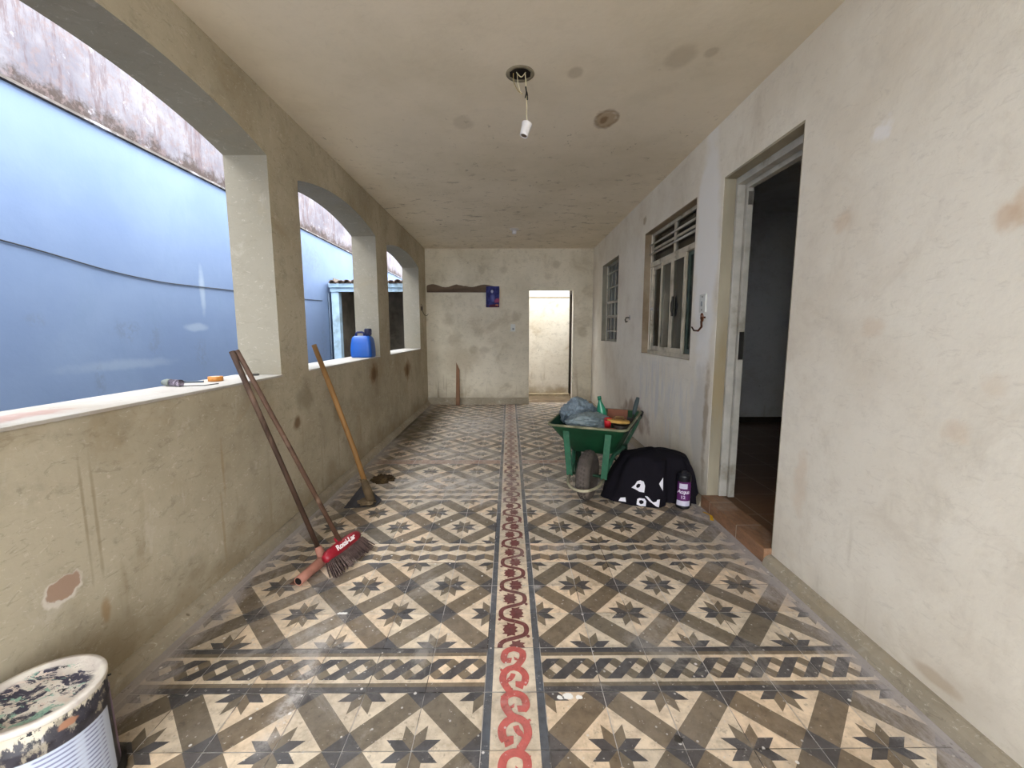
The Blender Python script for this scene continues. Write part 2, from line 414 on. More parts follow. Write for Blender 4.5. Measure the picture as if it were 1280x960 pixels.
def spl(ctrl,n=8):
    out=[]
    for i in range(len(ctrl)-1):
        p0=Vector(ctrl[max(i-1,0)]);p1=Vector(ctrl[i]);p2=Vector(ctrl[i+1]);p3=Vector(ctrl[min(i+2,len(ctrl)-1)])
        for k in range(n):
            t=k/n; out.append(tuple(.5*((2*p1)+(p2-p0)*t+(2*p0-5*p1+4*p2-p3)*t*t+(3*p1-p0-3*p2+p3)*t**3)))
    out.append(tuple(ctrl[-1])); return out
def scroll(y0,y1,rot,c):
    f=(lambda u,v:(1-u,v)) if rot else (lambda u,v:(u,v))
    def b(u,v): return f(.14+.72*u,1-v)          # u across the beige field, v downwards
    main=[(.68,.36),(.76,.26),(.70,.10),(.50,.035),(.30,.10),(.27,.24),(.36,.38),(.47,.47),(.64,.52),(.75,.62),(.77,.76),(.70,.88),(.60,1.0)]
    stroke([b(*p) for p in spl(main)],.125,c,y0,y1)
    left=[(.47,.49),(.32,.55),(.23,.66),(.24,.78),(.30,.86)]
    stroke([b(*p) for p in spl(left)],.125,c,y0,y1)
    fillp([b(*p) for p in ((.55,.26),(.76,.27),(.74,.38),(.58,.38))],c,y0,y1)
    fillp([b(*p) for p in ((.25,.80),(.47,.78),(.47,.90),(.30,.96))],c,y0,y1)
    fillp([b(*p) for p in ((.18,.08),(.30,.09),(.32,.17),(.24,.18))],c,y0,y1)
    fillp([b(*p) for p in ((.82,.50),(.86,.53),(.79,.60),(.72,.57))],c,y0,y1)
    fillp([b(*p) for p in ((.36,.31),(.50,.22),(.49,.30),(.42,.32))],c,y0,y1)
    stroke([b(*p) for p in spl([(.52,.62),(.56,.70),(.68,.80),(.72,.86)])],[.09]*13+[.06]*12,c,y0,y1)
    stroke([b(*p) for p in spl([(.60,1.0),(.52,.985)])],.125,c,y0,y1)
def vine(y0,y1,c,ph):
    A=.265
    def cx(v): return .5-A*math.tanh(1.7*math.cos(2*PI*v+ph))/math.tanh(1.7)
    n=26
    stroke([(cx(i/n),i/n) for i in range(n+1)],.10,c,y0,y1)
    def leaf(u,v,sg):
        base=[(-.14,.0),(-.10,.07),(-.15,.11),(-.05,.13),(-.06,.19),(.03,.15),(.10,.17),(.09,.09),(.15,.05),(.10,0),(.15,-.05),(.09,-.09),(.10,-.17),(.03,-.15),(-.06,-.19),(-.05,-.13),(-.15,-.11),(-.10,-.07)]
        fillp([(u+sg*a*1.08,min(max(v+b*1.08,0),1)) for a,b in base],c,y0,y1)
    leaf(.43,.5,1); leaf(.57,.0,-1); leaf(.57,1.0,-1)
    for u,v in ((.79,.30),(.21,.80)):
        fillp([(u+.035*math.cos(t*PI/3),v+.045*math.sin(t*PI/3)) for t in range(6)],c,y0,y1)
        stroke([(u,v),(cx(v+.06),v+.06)],.025,c,y0,y1)
KIND={1:'C',5:'Z',9:'Z',13:'P'}
for r in range(-8,31):
    y0,y1=YR[r],YR[r+1]; kd=KIND.get(r,'M')
    if r==1 or r==5 or r==9 or r==13: pass
    # star at the lower line of row r, column c when parity(c)==par
    if r<=1: par=(r+1)%2
    elif r<=5: par=(r+1)%2
    elif r<=9: par=r%2
    elif r<=13: par=(r+1)%2
    else: par=(r-14)%2
    for side in (0,1):
        for c in range(7):
            if side==0: x1=SL-c*.2; x0=x1-.2
            else: x0=SR+c*.197; x1=x0+.197
            if kd=='M':
                # near corner of the tile at column c on the lower line
                star=(c%2)==par
                if side==0: T=TA if star else TB     # right corner carries the star -> (1,0)
                else: T=TB if star else TA
            else: T={'C':TC,'Z':TZ,'P':TP}[kd]
            put(T,x0,x1,y0,y1,False,EL,ER)
    put(STRIPE,SL,SR,y0,y1)
    if r<=1: scroll(y0,y1,(r%2==1) and r!=1 or r==1,RED)
    elif r<=30: vine(y0,y1,BUR if r<13 else lin((150,106,96)),0)
# mortar bed under and around the tiles
fm.add([(XL-.0,YF,-.0022),(XR+.0,YF,-.0022),(XR,YB+.15,-.0022),(XL,YB+.15,-.0022)],[(0,1,2,3)],1)
fm.add([(XL-.25,YF,-.12),(XR+.2,YF,-.12),(XR+.2,YB+.15,-.12),(XL-.25,YB+.15,-.12)],[(3,2,1,0)],1)
fm.add([(XL,YF,-.0005),(EL-.001,YF,-.0005),(EL-.001,YB,-.0005),(XL,YB,-.0005)],[(0,1,2,3)],1)
fm.add([(ER+.001,YF,-.0005),(XR,YF,-.0005),(XR,YB,-.0005),(ER+.001,YB,-.0005)],[(0,1,2,3)],1)

def dust(m,p,k,base_amt=1):
    x,y,z=m.xyz(p)
    DUST=lin((186,180,176))
    # general grime: streaky film
    film=m.mr(m.noise(m.sc(p,(1,.8,1)),3.2,6,.7,.5),.42,.75)
    k=m.mix(m.ma('MULTIPLY',film,.20),k,lin((150,144,140)))
    grime=m.mr(m.noise(p,11,5,.7),.5,.78)
    k=m.mix(m.ma('MULTIPLY',grime,.42),k,lin((92,84,74)))
    k=m.mix(m.ma('MULTIPLY',m.mr(m.noise(m.sc(p,(1,1,1)),2.1,8,.75,.8),.54,.66),.38),k,lin((176,170,164)))
    # plaster dust along both walls
    e=m.ma('ADD',m.ma('ABSOLUTE',x,0),m.ma('MULTIPLY',m.ma('SUBTRACT',m.noise(m.sc(p,(2,.7,1)),5,8,.8),.5),.5))
    k=m.mix(m.mr(e,1.14,1.30,0,.72),k,lin((182,176,176)))
    k=m.mix(m.ma('MULTIPLY',m.ma('MULTIPLY',m.mr(y,2.3,3.4),m.mr(m.noise(m.sc(p,(1.2,1,1)),4,7,.75),.36,.6)),.42),k,lin((168,160,150)))
    k=m.mix(m.ma('MULTIPLY',m.mr(m.noise(p,38,3,.7),.60,.68),.35),k,lin((66,60,54)))
    k=m.mix(m.ma('MULTIPLY',m.mr(m.noise(m.vm('ADD',p,(9,2,0)),55,3,.7),.64,.70),.5),k,lin((206,200,194)))
    # dust drifts
    for (c,r,f) in (((-.72,1.30,0),(.06,.26,1),.85),((-.80,1.55,0),(.14,.3,1),.40),((-.35,5.4,0),(.75,1.0,1),.8),((-.55,4.1,0),(.7,.45,1),.55),((-.5,3.25,0),(.7,.42,1),.75),((-.2,2.95,0),(.3,.2,1),.38),((.30,3.1,0),(.25,.5,1),.55),((.3,2.25,0),(.2,.12,1),.5),((-.2,2.9,0),(.02,.10,1),.9),((1.1,2.2,0),(.3,.5,1),.4),((-1.0,1.9,0),(.2,.6,1),.3),((.25,6.3,0),(.5,.6,1),.5),((.125,1.87,0),(.03,.03,1),.8),((-.66,1.50,0),(.10,.05,1),.6)):
        b=m.blob(p,c,r,.85,.55,5)
        tex=m.mr(m.noise(m.sc(p,(1,1,1)),14,8,.8),.40,.60,.12,1)
        k=m.mix(m.ma('MULTIPLY',m.ma('MULTIPLY',b,tex),f),k,DUST)
    # dark brown patch by the parapet at the far end
    k=m.mix(m.ma('MULTIPLY',m.blob(p,(-1.2,5.4,0),(.42,1.5,1),.8,.6,3),.75),k,lin((84,74,54)))
    # paint drops
    d=m.vor(p,16); rc=m.xyz(m.vor(p,16,'Color'))
    drop=m.ma('MULTIPLY',m.mr(d,.07,.1,1,0),m.mr(rc[0],.72,.75))
    k=m.mix(m.ma('MULTIPLY',drop,.85),k,lin((226,222,218)))
    d=m.vor(m.vm('ADD',p,(3.3,1.7,0)),42); rc=m.xyz(m.vor(m.vm('ADD',p,(3.3,1.7,0)),42,'Color'))
    drop=m.ma('MULTIPLY',m.mr(d,.12,.2,1,0),m.mr(rc[1],.80,.84))
    k=m.mix(m.ma('MULTIPLY',drop,.6),k,lin((210,206,202)))
    k=m.mix(m.mr(m.ma('ADD',d,m.noise(p,30,2)),0,1,.0,.0),k,(0,0,0))
    for (c,r) in (((.19,1.268,0),(.022,.014,1)),((.165,1.262,0),(.012,.008,1)),((-.72,1.69,0),(.02,.008,1)),((.23,1.262,0),(.012,.01,1))):
        k=m.mix(m.blob(p,c,r,.3,.9,60),k,lin((236,234,230)))
    k=m.mix(m.blob(p,(.5,1.115,0),(.016,.014,1),.3,.7,60),k,lin((60,56,52)))
    return k
m=NT('cement_tiles',.5,0,.3); p=m.pos()
at=m.nd('ShaderNodeAttribute'); at.attribute_name='tone'
k=m.mix(m.mr(m.noise(p,26,5,.65),.35,.75),at.outputs['Color'],m.mix(1,at.outputs['Color'],(.66,.64,.62),'MULTIPLY'))
k=dust(m,p,k); m.col(k)
m.rough(m.mr(m.noise(p,8,4),.3,.7,.38,.7)); m.bump(m.noise(p,45,4,.6),.12,.004)
FLOORM=m.mat
m=NT('cement_mortar',.9,0,.1); p=m.pos()
k=m.mix(m.mr(m.noise(p,3.5,3,.6),.38,.5),lin((58,54,52)),lin((206,202,200)))
x=m.xyz(p)[0]; k=m.mix(m.mr(m.ma('ABSOLUTE',x,0),1.27,1.285),k,m.mix(m.mr(m.noise(p,9,5,.7),.35,.7),lin((134,126,116)),lin((166,158,150))))
k=dust(m,p,k); m.col(k); MORT=m.mat
o=fm.build('floor',[FLOORM,MORT],fix=False); struct(o,'old patterned cement tile floor with a red scroll strip down the middle','floor')

# ------------------------------------------------------------------ outdoors: passage, neighbour wall, shed
WX=-3.0
def ex_blue(m,p,k):
    # rendered band pattern, pale efflorescence, grey mould
    PALE=lin((140,154,172))
    for (y,z,ry,rz,f) in ((4.23,1.6,.05,.30,.8),(4.1,1.25,.25,.05,.6),(3.3,.95,.6,.06,.4),(5.2,2.3,.6,.3,.3)):
        k=m.mix(m.ma('MULTIPLY',m.blob(p,(WX,y,z),(.5,ry,rz),.7,.5,5),f),k,PALE)
    for (y,z,ry,rz,f) in ((3.35,1.22,.16,.12,.4),(3.62,1.12,.1,.2,.35),(3.1,.85,.05,.2,.4),(4.15,1.0,.12,.2,.35),(2.72,1.28,.08,.06,.35),(6.6,2.3,.5,.35,.35),(6.9,1.0,.2,.5,.25)):
        k=m.mix(m.ma('MULTIPLY',m.ma('MULTIPLY',m.blob(p,(WX,y,z),(.5,ry,rz),.8,.7,7),m.mr(m.noise(p,18,4,.7),.4,.6)),f),k,lin((96,104,116)))
    return k
m=NT('blue_limewash',.9,0,.1); p=m.pos()
k=m.mix(m.mr(m.noise(p,.9,4,.6),.35,.7),lin((102,119,149)),lin((111,128,156)))
k=m.mix(m.ma('MULTIPLY',m.mr(m.noise(m.sc(p,(1,1,.4)),5,5,.7),.5,.7),.3),k,lin((100,119,144)))
k=ex_blue(m,p,k); m.col(k); m.bump(m.noise(p,9,5,.6),.2,.01); BLUEM=m.mat
m=NT('weathered_limewash',.95,0,.05); p=m.pos()
k=m.mix(m.mr(m.noise(p,2.2,5,.65),.35,.7),lin((116,114,120)),lin((92,90,98)))
st=m.mr(m.noise(m.sc(p,(5,5,.7)),1.7,7,.8),.5,.62)
k=m.mix(m.ma('MULTIPLY',st,.75),k,lin((84,72,74)))
z=m.xyz(p)[2]
low=m.ma('ADD',z,m.ma('MULTIPLY',m.noise(p,5,6,.75),.55))
k=m.mix(m.mr(low,3.02,3.16,.92,0),k,lin((62,54,50)))
k=m.mix(m.ma('MULTIPLY',m.mr(m.noise(p,16,6,.75),.5,.62),.6),k,lin((104,92,92)))
k=m.mix(m.ma('MULTIPLY',m.mr(m.noise(p,9,4,.7),.6,.7),.6),k,lin((138,136,142)))

m.col(k); m.bump(m.noise(p,20,5,.6),.4,.01); UPM=m.mat
w=MB()
w.bbox((WX-.2,-3.5,-.15),(WX,14,2.70),0)
w.hexa([(WX-.2,-3.5,2.70),(WX+.03,-3.5,2.70),(WX+.03,14,2.66),(WX-.2,14,2.66)],[(WX-.2,-3.5,2.76),(WX+.015,-3.5,2.73),(WX+.015,14,2.68),(WX-.2,14,2.72)],2)
w.bbox((WX-.2,-3.5,2.72),(WX-.05,14,3.45),1)
DKM=simple('mould_dark',(84,78,74),.95,var=.3,scale=9,dirt=(150,150,156))
o=w.build('wall_neighbour',[BLUEM,UPM,DKM]); struct(o,'light blue boundary wall outside the arches with a weathered white top','wall')
GR=NT('yard_concrete',.95,0,.1); p=GR.pos(); GR.col(GR.mix(GR.mr(GR.noise(p,2,5),.35,.7),lin((142,138,132)),lin((124,120,114)))); 
w=MB(); w.bbox((-9,-12,-.3),(9,YF-.0,-.12)); w.bbox((WX-.2,YF,-.3),(XLO,14,-.12)); 
o=w.build('floor_yard',GR.mat); struct(o,'bare concrete ground outside the porch','ground')
CF=simple('court_cement',(116,98,76),.95,var=.25,scale=5,dirt=(140,126,106)); w=MB(); w.bbox((XLO,YB+.15,-.2),(XR+3.5,14,-.002)); o=w.build('floor_court',CF); struct(o,'dirty brown cement ground behind the end doorway','ground')
# cable on the blue wall
c=MB(); pts=[]
for y,z in ((-.5,2.0),(1.2,1.86),(2.59,1.742),(3.234,1.662),(3.704,1.632),(4.1,1.636),(4.68,1.65),(5.6,1.66),(6.9,1.70)): pts.append((WX+.008,y,z))
PP=[(WX+.008,)+p2 for p2 in spl([(b,c2) for a,b,c2 in pts],6)]
c.tube(PP,.0045,6); BLK=simple('black_cable',(38,40,46),.6)
tag(c.build('cable',BLK),'thin dark cable drooping along the light blue outside wall','cable')
c=MB(); c.tube([(WX+.02,7.12,-.1),(WX+.02,7.12,1.0),(WX+.018,7.12,1.84)],.011,8)
tag(c.build('drain_pipe',simple('grey_conduit',(92,106,124),.6)),'narrow vertical grey pipe beside the shed post','pipe')
# shed across the passage
SY=7.2
PBL=simple('pale_blue_paint',(176,204,226),.7,var=.1,scale=6,dirt=(140,160,172))
shed=thing('shed',(-2.3,SY,-.12),'lean-to shed with pale blue post and fascia seen through the arches','shed')
SA=(-2.3,SY,-.12)
s=MB(); s.bbox((-2.95,SY-.06,-.12),(-2.825,SY+.06,1.86)); s.build('post',PBL,shed,SA,bevel=.006)
s=MB(); s.bbox((WX+.045,SY-.09,1.86),(XLO-.01,SY-.05,1.925)); s.bbox((WX+.045,SY-.13,1.925),(XLO-.01,SY-.05,1.99)); s.build('fascia',PBL,shed,SA,bevel=.004)
TILE=simple('clay_roof_tile',(112,96,88),.95,var=.3,scale=9,dirt=(176,170,168),bump=.4)
s=MB(); random.seed(4)
nx=11
for i in range(nx):
    x=WX+.14+i*(XLO-WX-.23)/(nx-1)
    for j in range(7):
        y=SY-.2+j*.42; z=2.0+j*.03+random.uniform(-.008,.012); x2=x+random.uniform(-.012,.012)
        N=7; vs=[]
        for e,(yy,zz,rr) in enumerate(((y,z,.055),(y+.5,z+.03,.05))):
            for kk in range(N): 
                a=PI*kk/(N-1); vs+= [(x2+rr*math.cos(a),yy,zz+rr*.75*math.sin(a)),(x2+(rr-.014)*math.cos(a),yy,zz+(rr-.014)*.75*math.sin(a))]
        fs=[]
        for kk in range(N-1):
            a,b=2*kk,2*kk+2; o2=2*N
            fs+=[(a,b,b+o2,a+o2),(a+1,a+1+o2,b+1+o2,b+1),(a,a+1,b+1,b),(a+o2,b+o2,b+1+o2,a+1+o2)]
        s.add(vs,fs)
s.hexa([(WX+.045,SY-.12,1.98),(XLO-.01,SY-.12,1.98),(XLO-.01,SY+2.9,2.2),(WX+.045,SY+2.9,2.2)],[(WX+.045,SY-.12,2.02),(XLO-.01,SY-.12,2.02),(XLO-.01,SY+2.9,2.23),(WX+.045,SY+2.9,2.23)])
s.build('roof',TILE,shed,SA)
SHG=simple('bare_render',(140,132,120),.95,var=.2,scale=4,dirt=(104,96,84))
s=MB(); s.bbox((WX+.045,SY+.06,-.12),(WX+.06,SY+2.9,2.1)); s.bbox((WX+.045,SY+2.9,-.12),(XLO-.01,SY+2.96,2.25)); s.bbox((XLO-.06,SY+.05,-.12),(XLO-.01,SY+2.9,2.1)); s.build('wall',SHG,shed,SA)
# back court behind the end doorway
w=MB(); w.bbox((-.9,8.02,-.1),(1.125,8.2,2.6)); o=w.build('wall_court',WHITEY); struct(o,'bright stained white wall seen through the end doorway','wall')
w=MB(); w.bbox((-.9,8.012,1.835),(1.13,8.02,1.85)); o=w.build('trim_4',simple('line_grey',(150,142,126),.9)); struct(o,'thin ledge line across the white court wall','ledge')
w=MB(); w.bbox((-.9,7.93,0),(1.125,8.02,.035)); o=w.build('trim_5',simple('dirty_step',(176,160,132),.9,var=.25)); struct(o,'low dirty step at the foot of the court wall','step')
w=MB(); w.bbox((1.9,7.15,-.1),(2.0,9.6,2.6)); w.bbox((1.125,8.2,-.1),(1.2,9.6,2.6)); w.bbox((1.12,9.6,-.1),(2.0,9.7,2.6)); w.bbox((1.12,8.02,2.3),(2.0,9.7,2.4)); w.bbox((1.12,8.02,1.9),(2.0,8.06,2.3))
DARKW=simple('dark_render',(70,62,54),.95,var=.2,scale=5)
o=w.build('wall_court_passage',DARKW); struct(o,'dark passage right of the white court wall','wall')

# ------------------------------------------------------------------ rooms of the house
BT=NT('brown_floor_tile',.35,0,.4); p=BT.pos()
br=BT.nd('ShaderNodeTexBrick'); br.offset=0; BT.ln(BT.vm('ADD',BT.sc(p,(1,1,1)),(.1,.13,0)),br.inputs['Vector'])
br.inputs['Scale'].default_value=1; br.inputs['Brick Width'].default_value=.33; br.inputs['Row Height'].default_value=.33; br.inputs['Mortar Size'].default_value=.004
BT.ln(lin((128,98,72)),br.inputs['Color1']); BT.ln(lin((116,88,64)),br.inputs['Color2']); BT.ln(lin((170,150,130)),br.inputs['Mortar'])
k=BT.mix(BT.ma('MULTIPLY',BT.mr(BT.noise(BT.sc(p,(1,6,1)),9,4),.4,.7),.45),br.outputs['Color'],lin((92,68,50)))
BT.col(k); BTM=BT.mat
w=MB(); w.bbox((XR+.11,.3,.0),(4.7,5.2,.07)); o=w.build('floor_room',BTM); struct(o,'dark brown tiled floor inside the side room','floor')
w=MB()
w.bbox((XR+.11,5.2,0),(4.7,5.3,2.6)); w.bbox((4.7,.2,0),(4.8,5.3,2.6)); w.bbox((XR+.11,.2,0),(4.7,.3,2.6))
o=w.build('wall_room',GREYW); struct(o,'grey plaster walls inside the dark side room','wall')
w=MB(); w.bbox((XR+.11,5.185,.07),(4.69,5.2,.14)); o=w.build('baseboard_room',DARKW); struct(o,'dark skirting inside the side room','skirting')
w=MB(); w.bbox((XR+.11,.2,2.6),(4.8,7.2,2.7)); o=w.build('ceiling_room',GREYW); struct(o,'plain ceiling over the house rooms','ceiling')
w=MB(); w.bbox((4.0,5.3,0),(4.1,7.15,2.6)); w.bbox((XR+.11,7.0,0),(4.0,7.15,2.6)); w.bbox((XR+.11,5.3,0),(4.0,7.0,.05)); o=w.build('wall_bath',GREYW); struct(o,'walls and floor of the small dark room behind the far window','wall')
# doorstep
STEPM=NT('step_tile',.45,0,.35); p=STEPM.obj()
x,y,z=STEPM.xyz(p)
k=STEPM.mix(STEPM.mr(STEPM.noise(STEPM.sc(p,(4,1.5,4)),7,5,.65),.35,.7),lin((150,112,84)),lin((122,92,70)))
j=STEPM.ma('ABSOLUTE',STEPM.ma('SUBTRACT',STEPM.ma('FRACT',STEPM.ma('DIVIDE',STEPM.ma('ADD',y,.42),.33)),.5),0)
k=STEPM.mix(STEPM.mr(j,.488,.494),k,lin((178,166,150)))
k=STEPM.mix(STEPM.ma('MULTIPLY',STEPM.mr(STEPM.noise(p,5,5,.7),.5,.75),.4),k,lin((170,162,152)))
STEPM.col(k)
w=MB(); w.bbox((1.322,DOOR[0]+.003,0),(XR+.11,DOOR[1]-.003,.082)); o=w.build('door_1_step',STEPM.mat,at=(1.35,2.43,0),bevel=.004)
struct(o,'brown tiled doorstep below the side doorway','step')
# door frame
FRM=simple('frame_grey_paint',(186,180,166),.6,var=.15,scale=9,dirt=(150,142,126))
LFR=simple('frame_pale_paint',(190,188,180),.55,var=.12,scale=9,dirt=(150,144,130))
BRNF=simple('reveal_wood',(168,160,140),.8,var=.14,scale=5,dirt=(150,136,108),stretch=(1,1,.3))
d=thing('door_1',(XR+.1,2.43,.082),'open side doorway with a pale grey steel frame and no leaf in view','door',kind='structure'); DA=(XR+.1,2.43,.082)
f=MB()
f.prism([(DOOR[0],.082),(DOOR[0]+.025,.082),(DOOR[0]+.025,DOOR[3]-.05),(DOOR[1]-.025,DOOR[3]-.05),(DOOR[1]-.025,.082),(DOOR[1],.082),(DOOR[1],DOOR[3]),(DOOR[0],DOOR[3])],lambda u,v,dd:(dd,u,v),XR+.075,XR+.125)
f.prism([(DOOR[0],.082),(DOOR[0]+.045,.082),(DOOR[0]+.045,DOOR[3]-.075),(DOOR[1]-.045,DOOR[3]-.075),(DOOR[1]-.045,.082),(DOOR[1],.082),(DOOR[1],DOOR[3]),(DOOR[0],DOOR[3])],lambda u,v,dd:(dd,u,v),XR+.128,XR+.168)
f.build('frame',LFR,d,DA,bevel=.003)
f=MB(); f.prism([(DOOR[0],.082),(DOOR[0]+.008,.082),(DOOR[0]+.008,DOOR[3]-.012),(DOOR[1]-.008,DOOR[3]-.012),(DOOR[1]-.008,.082),(DOOR[1],.082),(DOOR[1],DOOR[3]),(DOOR[0],DOOR[3])],lambda u,v,dd:(dd,u,v),XR+.002,XR+.073); f.build('reveal',BRNF,d,DA)
STEEL=simple('dark_steel',(62,60,58),.5,.6,var=.2)
f=MB(); f.bbox((XR+.135,DOOR[1]-.049,1.99),(XR+.160,DOOR[1]-.044,2.07)); f.tube([(XR+.163,DOOR[1]-.049,1.99),(XR+.163,DOOR[1]-.049,2.07)],.005,8); f.build('hinge',simple('grey_hinge',(120,116,110),.5,.5),d,DA)
f=MB(); f.bbox((XR+.132,DOOR[1]-.05,1.02),(XR+.162,DOOR[1]-.044,1.20)); f.build('strike_plate',STEEL,d,DA)

# glass
G=NT('window_glass',.08,0,.5); G.b.inputs['Base Color'].default_value=(.8,.84,.84,1)
tr=G.nd('ShaderNodeBsdfTransparent'); tr.inputs[0].default_value=(.78,.8,.8,1); gl=G.nd('ShaderNodeBsdfGlossy'); gl.inputs['Roughness'].default_value=.12; gl.inputs[0].default_value=(.9,.92,.92,1)
fr=G.nd('ShaderNodeFresnel'); fr.inputs[0].default_value=1.5
mx=G.nd('ShaderNodeMixShader'); G.t.links.new(fr.outputs[0],mx.inputs[0]); G.t.links.new(tr.outputs[0],mx.inputs[1]); G.t.links.new(gl.outputs[0],mx.inputs[2])
G.t.links.new(mx.outputs[0],G.t.nodes['Material Output'].inputs[0]); GLASS=G.mat
# window 1
GFR=simple('window_beige_paint',(206,198,180),.55,var=.16,scale=12,dirt=(128,118,98))
GRN=simple('window_green_grey',(96,112,104),.6,var=.2,scale=8)
y0,y1,z0,z1=WIN1; XW=XR+.085
wn=thing('window_1',(XR+.08,(y0+y1)/2,z0),'large steel window with a barred fanlight and sliding panes beside the doorway','window',kind='structure'); WA=(XR+.08,(y0+y1)/2,z0)
def rail(mb,ya,yb,za,zb,x=XW,t=.022): mb.bbox((x-t/2,ya,za),(x+t/2,yb,zb))
f=MB()
zt=z1-.30                                   # transom height
rail(f,y0,y0+.03,z0,z1); rail(f,y1-.03,y1,z0,z1); rail(f,y0,y1,z1-.03,z1); rail(f,y0,y1,z0,z0+.035,XW,.05); rail(f,y0,y1,zt-.03,zt+.015,XW,.05)
f.build('frame',GFR,wn,WA,bevel=.003)
f=MB(); rail(f,(y0+y1)/2-.02,(y0+y1)/2+.02,zt,z1-.03); f.build('mullion',GFR,wn,WA)
for zz in (z1-.115,z1-.205):
    f=MB(); f.tube([(XW-.03,y0-.0,zz),(XW-.03,y1+.0,zz)],.009,8); f.build('bar',LFR,wn,WA)
f=MB(); rail(f,y0,y1,z1-.165,z1-.145,XW+.005,.02); f.build('bar',GFR,wn,WA)
gp=MB(); gp.bbox((XW-.002,y0+.03,zt+.015),(XW+.002,y1-.03,z1-.03)); gp.build('glass',GLASS,wn,WA)
L4=(y1-y0-.06)/4
for i in range(4):
    a=y1-.03-(i+1)*L4; b=a+L4
    xx=XW-.012 if i in (1,2) else XW+.014
    s=MB()
    for ya,yb,za,zb in ((a,a+.028,z0+.035,zt-.03),(b-.028,b,z0+.035,zt-.03),(a+.028,b-.028,z0+.035,z0+.075),(a+.028,b-.028,zt-.06,zt-.03)): s.bbox((xx-.011,ya,za),(xx+.011,yb,zb))
    s2=s.build('sash',GFR if i<3 else GRN,wn,WA,bevel=.002)
    gp=MB(); gp.bbox((xx-.002,a+.028,z0+.075),(xx+.002,b-.028,zt-.06)); gp.build('glass',GLASS,s2,WA)
a=y1-.03-2*L4
f=MB(); lx=XW-.03
f.bbox((lx-.004,a-.075,z0+.35),(lx+.006,a-.045,z0+.52))
f.tube([(lx-.004,a-.06,z0+.38),(lx-.012,a-.06,z0+.40),(lx-.012,a-.06,z0+.46),(lx-.004,a-.06,z0+.49)],.004,8)
f.build('latch',simple('black_latch',(26,26,26),.4,.3),wn,WA)
f=MB(); f.lathe([(0,-.01),(.016,-.006),(.018,0),(.010,.014),(0,.016)],(lx+.012,y1-.09,z0+.44),12,M=Matrix.Rotation(-PI/2,4,'Y')); f.build('knob',simple('pale_knob',(196,196,196),.4),wn,WA)
f=MB(); f.prism([(y0,z0),(y0+.006,z0+.01),(y0+.006,z1-.008),(y1-.006,z1-.008),(y1-.006,z0+.01),(y1,z0),(y1,z1),(y0,z1)],lambda u,v,dd:(dd,u,v),XR+.001,XW-.02); f.build('reveal',simple('reveal_taupe',(160,144,122),.85,var=.15,scale=6,dirt=(130,112,88)),wn,WA)
# window 2 (louvre)
y0,y1,z0,z1=WIN2
w2=thing('window_2',(XR+.08,(y0+y1)/2,z0),'small steel louvre window with tilted flaps near the far end','window',kind='structure'); WA=(XR+.08,(y0+y1)/2,z0)
GRY=simple('window_grey_paint',(150,150,140),.6,var=.15,scale=10,dirt=(112,108,96))
f=MB()
for ya,yb,za,zb in ((y0,y0+.03,z0,z1),(y1-.03,y1,z0,z1),(y0,y1,z1-.035,z1),(y0,y1,z0,z0+.03)): rail(f,ya,yb,za,zb,XW,.012)
f.build('frame',GRY,w2,WA,bevel=.003)
f=MB(); rail(f,(y0+y1)/2-.012,(y0+y1)/2+.012,z0,z1,XW,.008); rail(f,y1-.24,y1-.22,z0,z1,XW,.008); f.build('mullion',LFR,w2,WA)
for i in range(5):
    zz=z0+.14+i*.20
    M=Matrix.Rotation(math.radians(50 if i in(1,2) else 12),3,'Y')@Matrix.Rotation(.03 if i in (1,2) else 0,3,'X')
    s=MB(); s.box((XW-.02,(y0+y1)/2,zz),(.035 if i in (1,2) else .012,y1-y0-.07,.014),0,M); v2=s.build('louvre',LFR,w2,WA)
for ya in (y0+.22,y1-.30):
    f=MB(); f.tube([(XW+.03,ya,z0+.02),(XW+.03,ya,z1-.03)],.006,8); f.build('bar',LFR,w2,WA)
f=MB(); f.prism([(y0,z0),(y0+.006,z0+.008),(y0+.006,z1-.006),(y1-.006,z1-.006),(y1-.006,z0+.008),(y1,z0),(y1,z1),(y0,z1)],lambda u,v,dd:(dd,u,v),XR+.001,XW-.02); f.build('reveal',simple('reveal_grey',(150,146,132),.85,var=.15,scale=6),w2,WA)
# ================================================================== LOOSE THINGS
TXT=0
def text_mesh(body,size,mat,name,parent,M,shear=0,extrude=.0004,track=1.0,bold=0):
    cu=bpy.data.curves.new(name,'FONT'); cu.body=body; cu.size=size; cu.shear=shear; cu.extrude=extrude; cu.align_x='CENTER'; cu.align_y='CENTER'; cu.space_character=track; cu.offset=bold
    t=bpy.data.objects.new(name,cu); COL.objects.link(t)
    dg=bpy.context.evaluated_depsgraph_get(); me=bpy.data.meshes.new_from_object(t.evaluated_get(dg))
    bpy.data.objects.remove(t); me.name=name; me.materials.clear(); me.materials.append(mat)
    for v in me.vertices: v.co=M(v.co)
    o=bpy.data.objects.new(name,me); COL.objects.link(o); o.parent=parent; return o

# ---------------- paint bucket, near left corner
BC=Vector((-1.188,.968,0)); BR_=.1265; BH=.305
m=NT('bucket_side',.45,0,.4); p=m.obj(); x,y,z=m.xyz(p)
k=m.mix(m.mr(m.noise(p,30,4),.4,.7),lin((60,58,66)),lin((34,33,40)))
k=m.mix(m.mr(m.noise(m.sc(p,(1,1,.5)),26,6,.75),.52,.6),k,lin((150,142,128)))
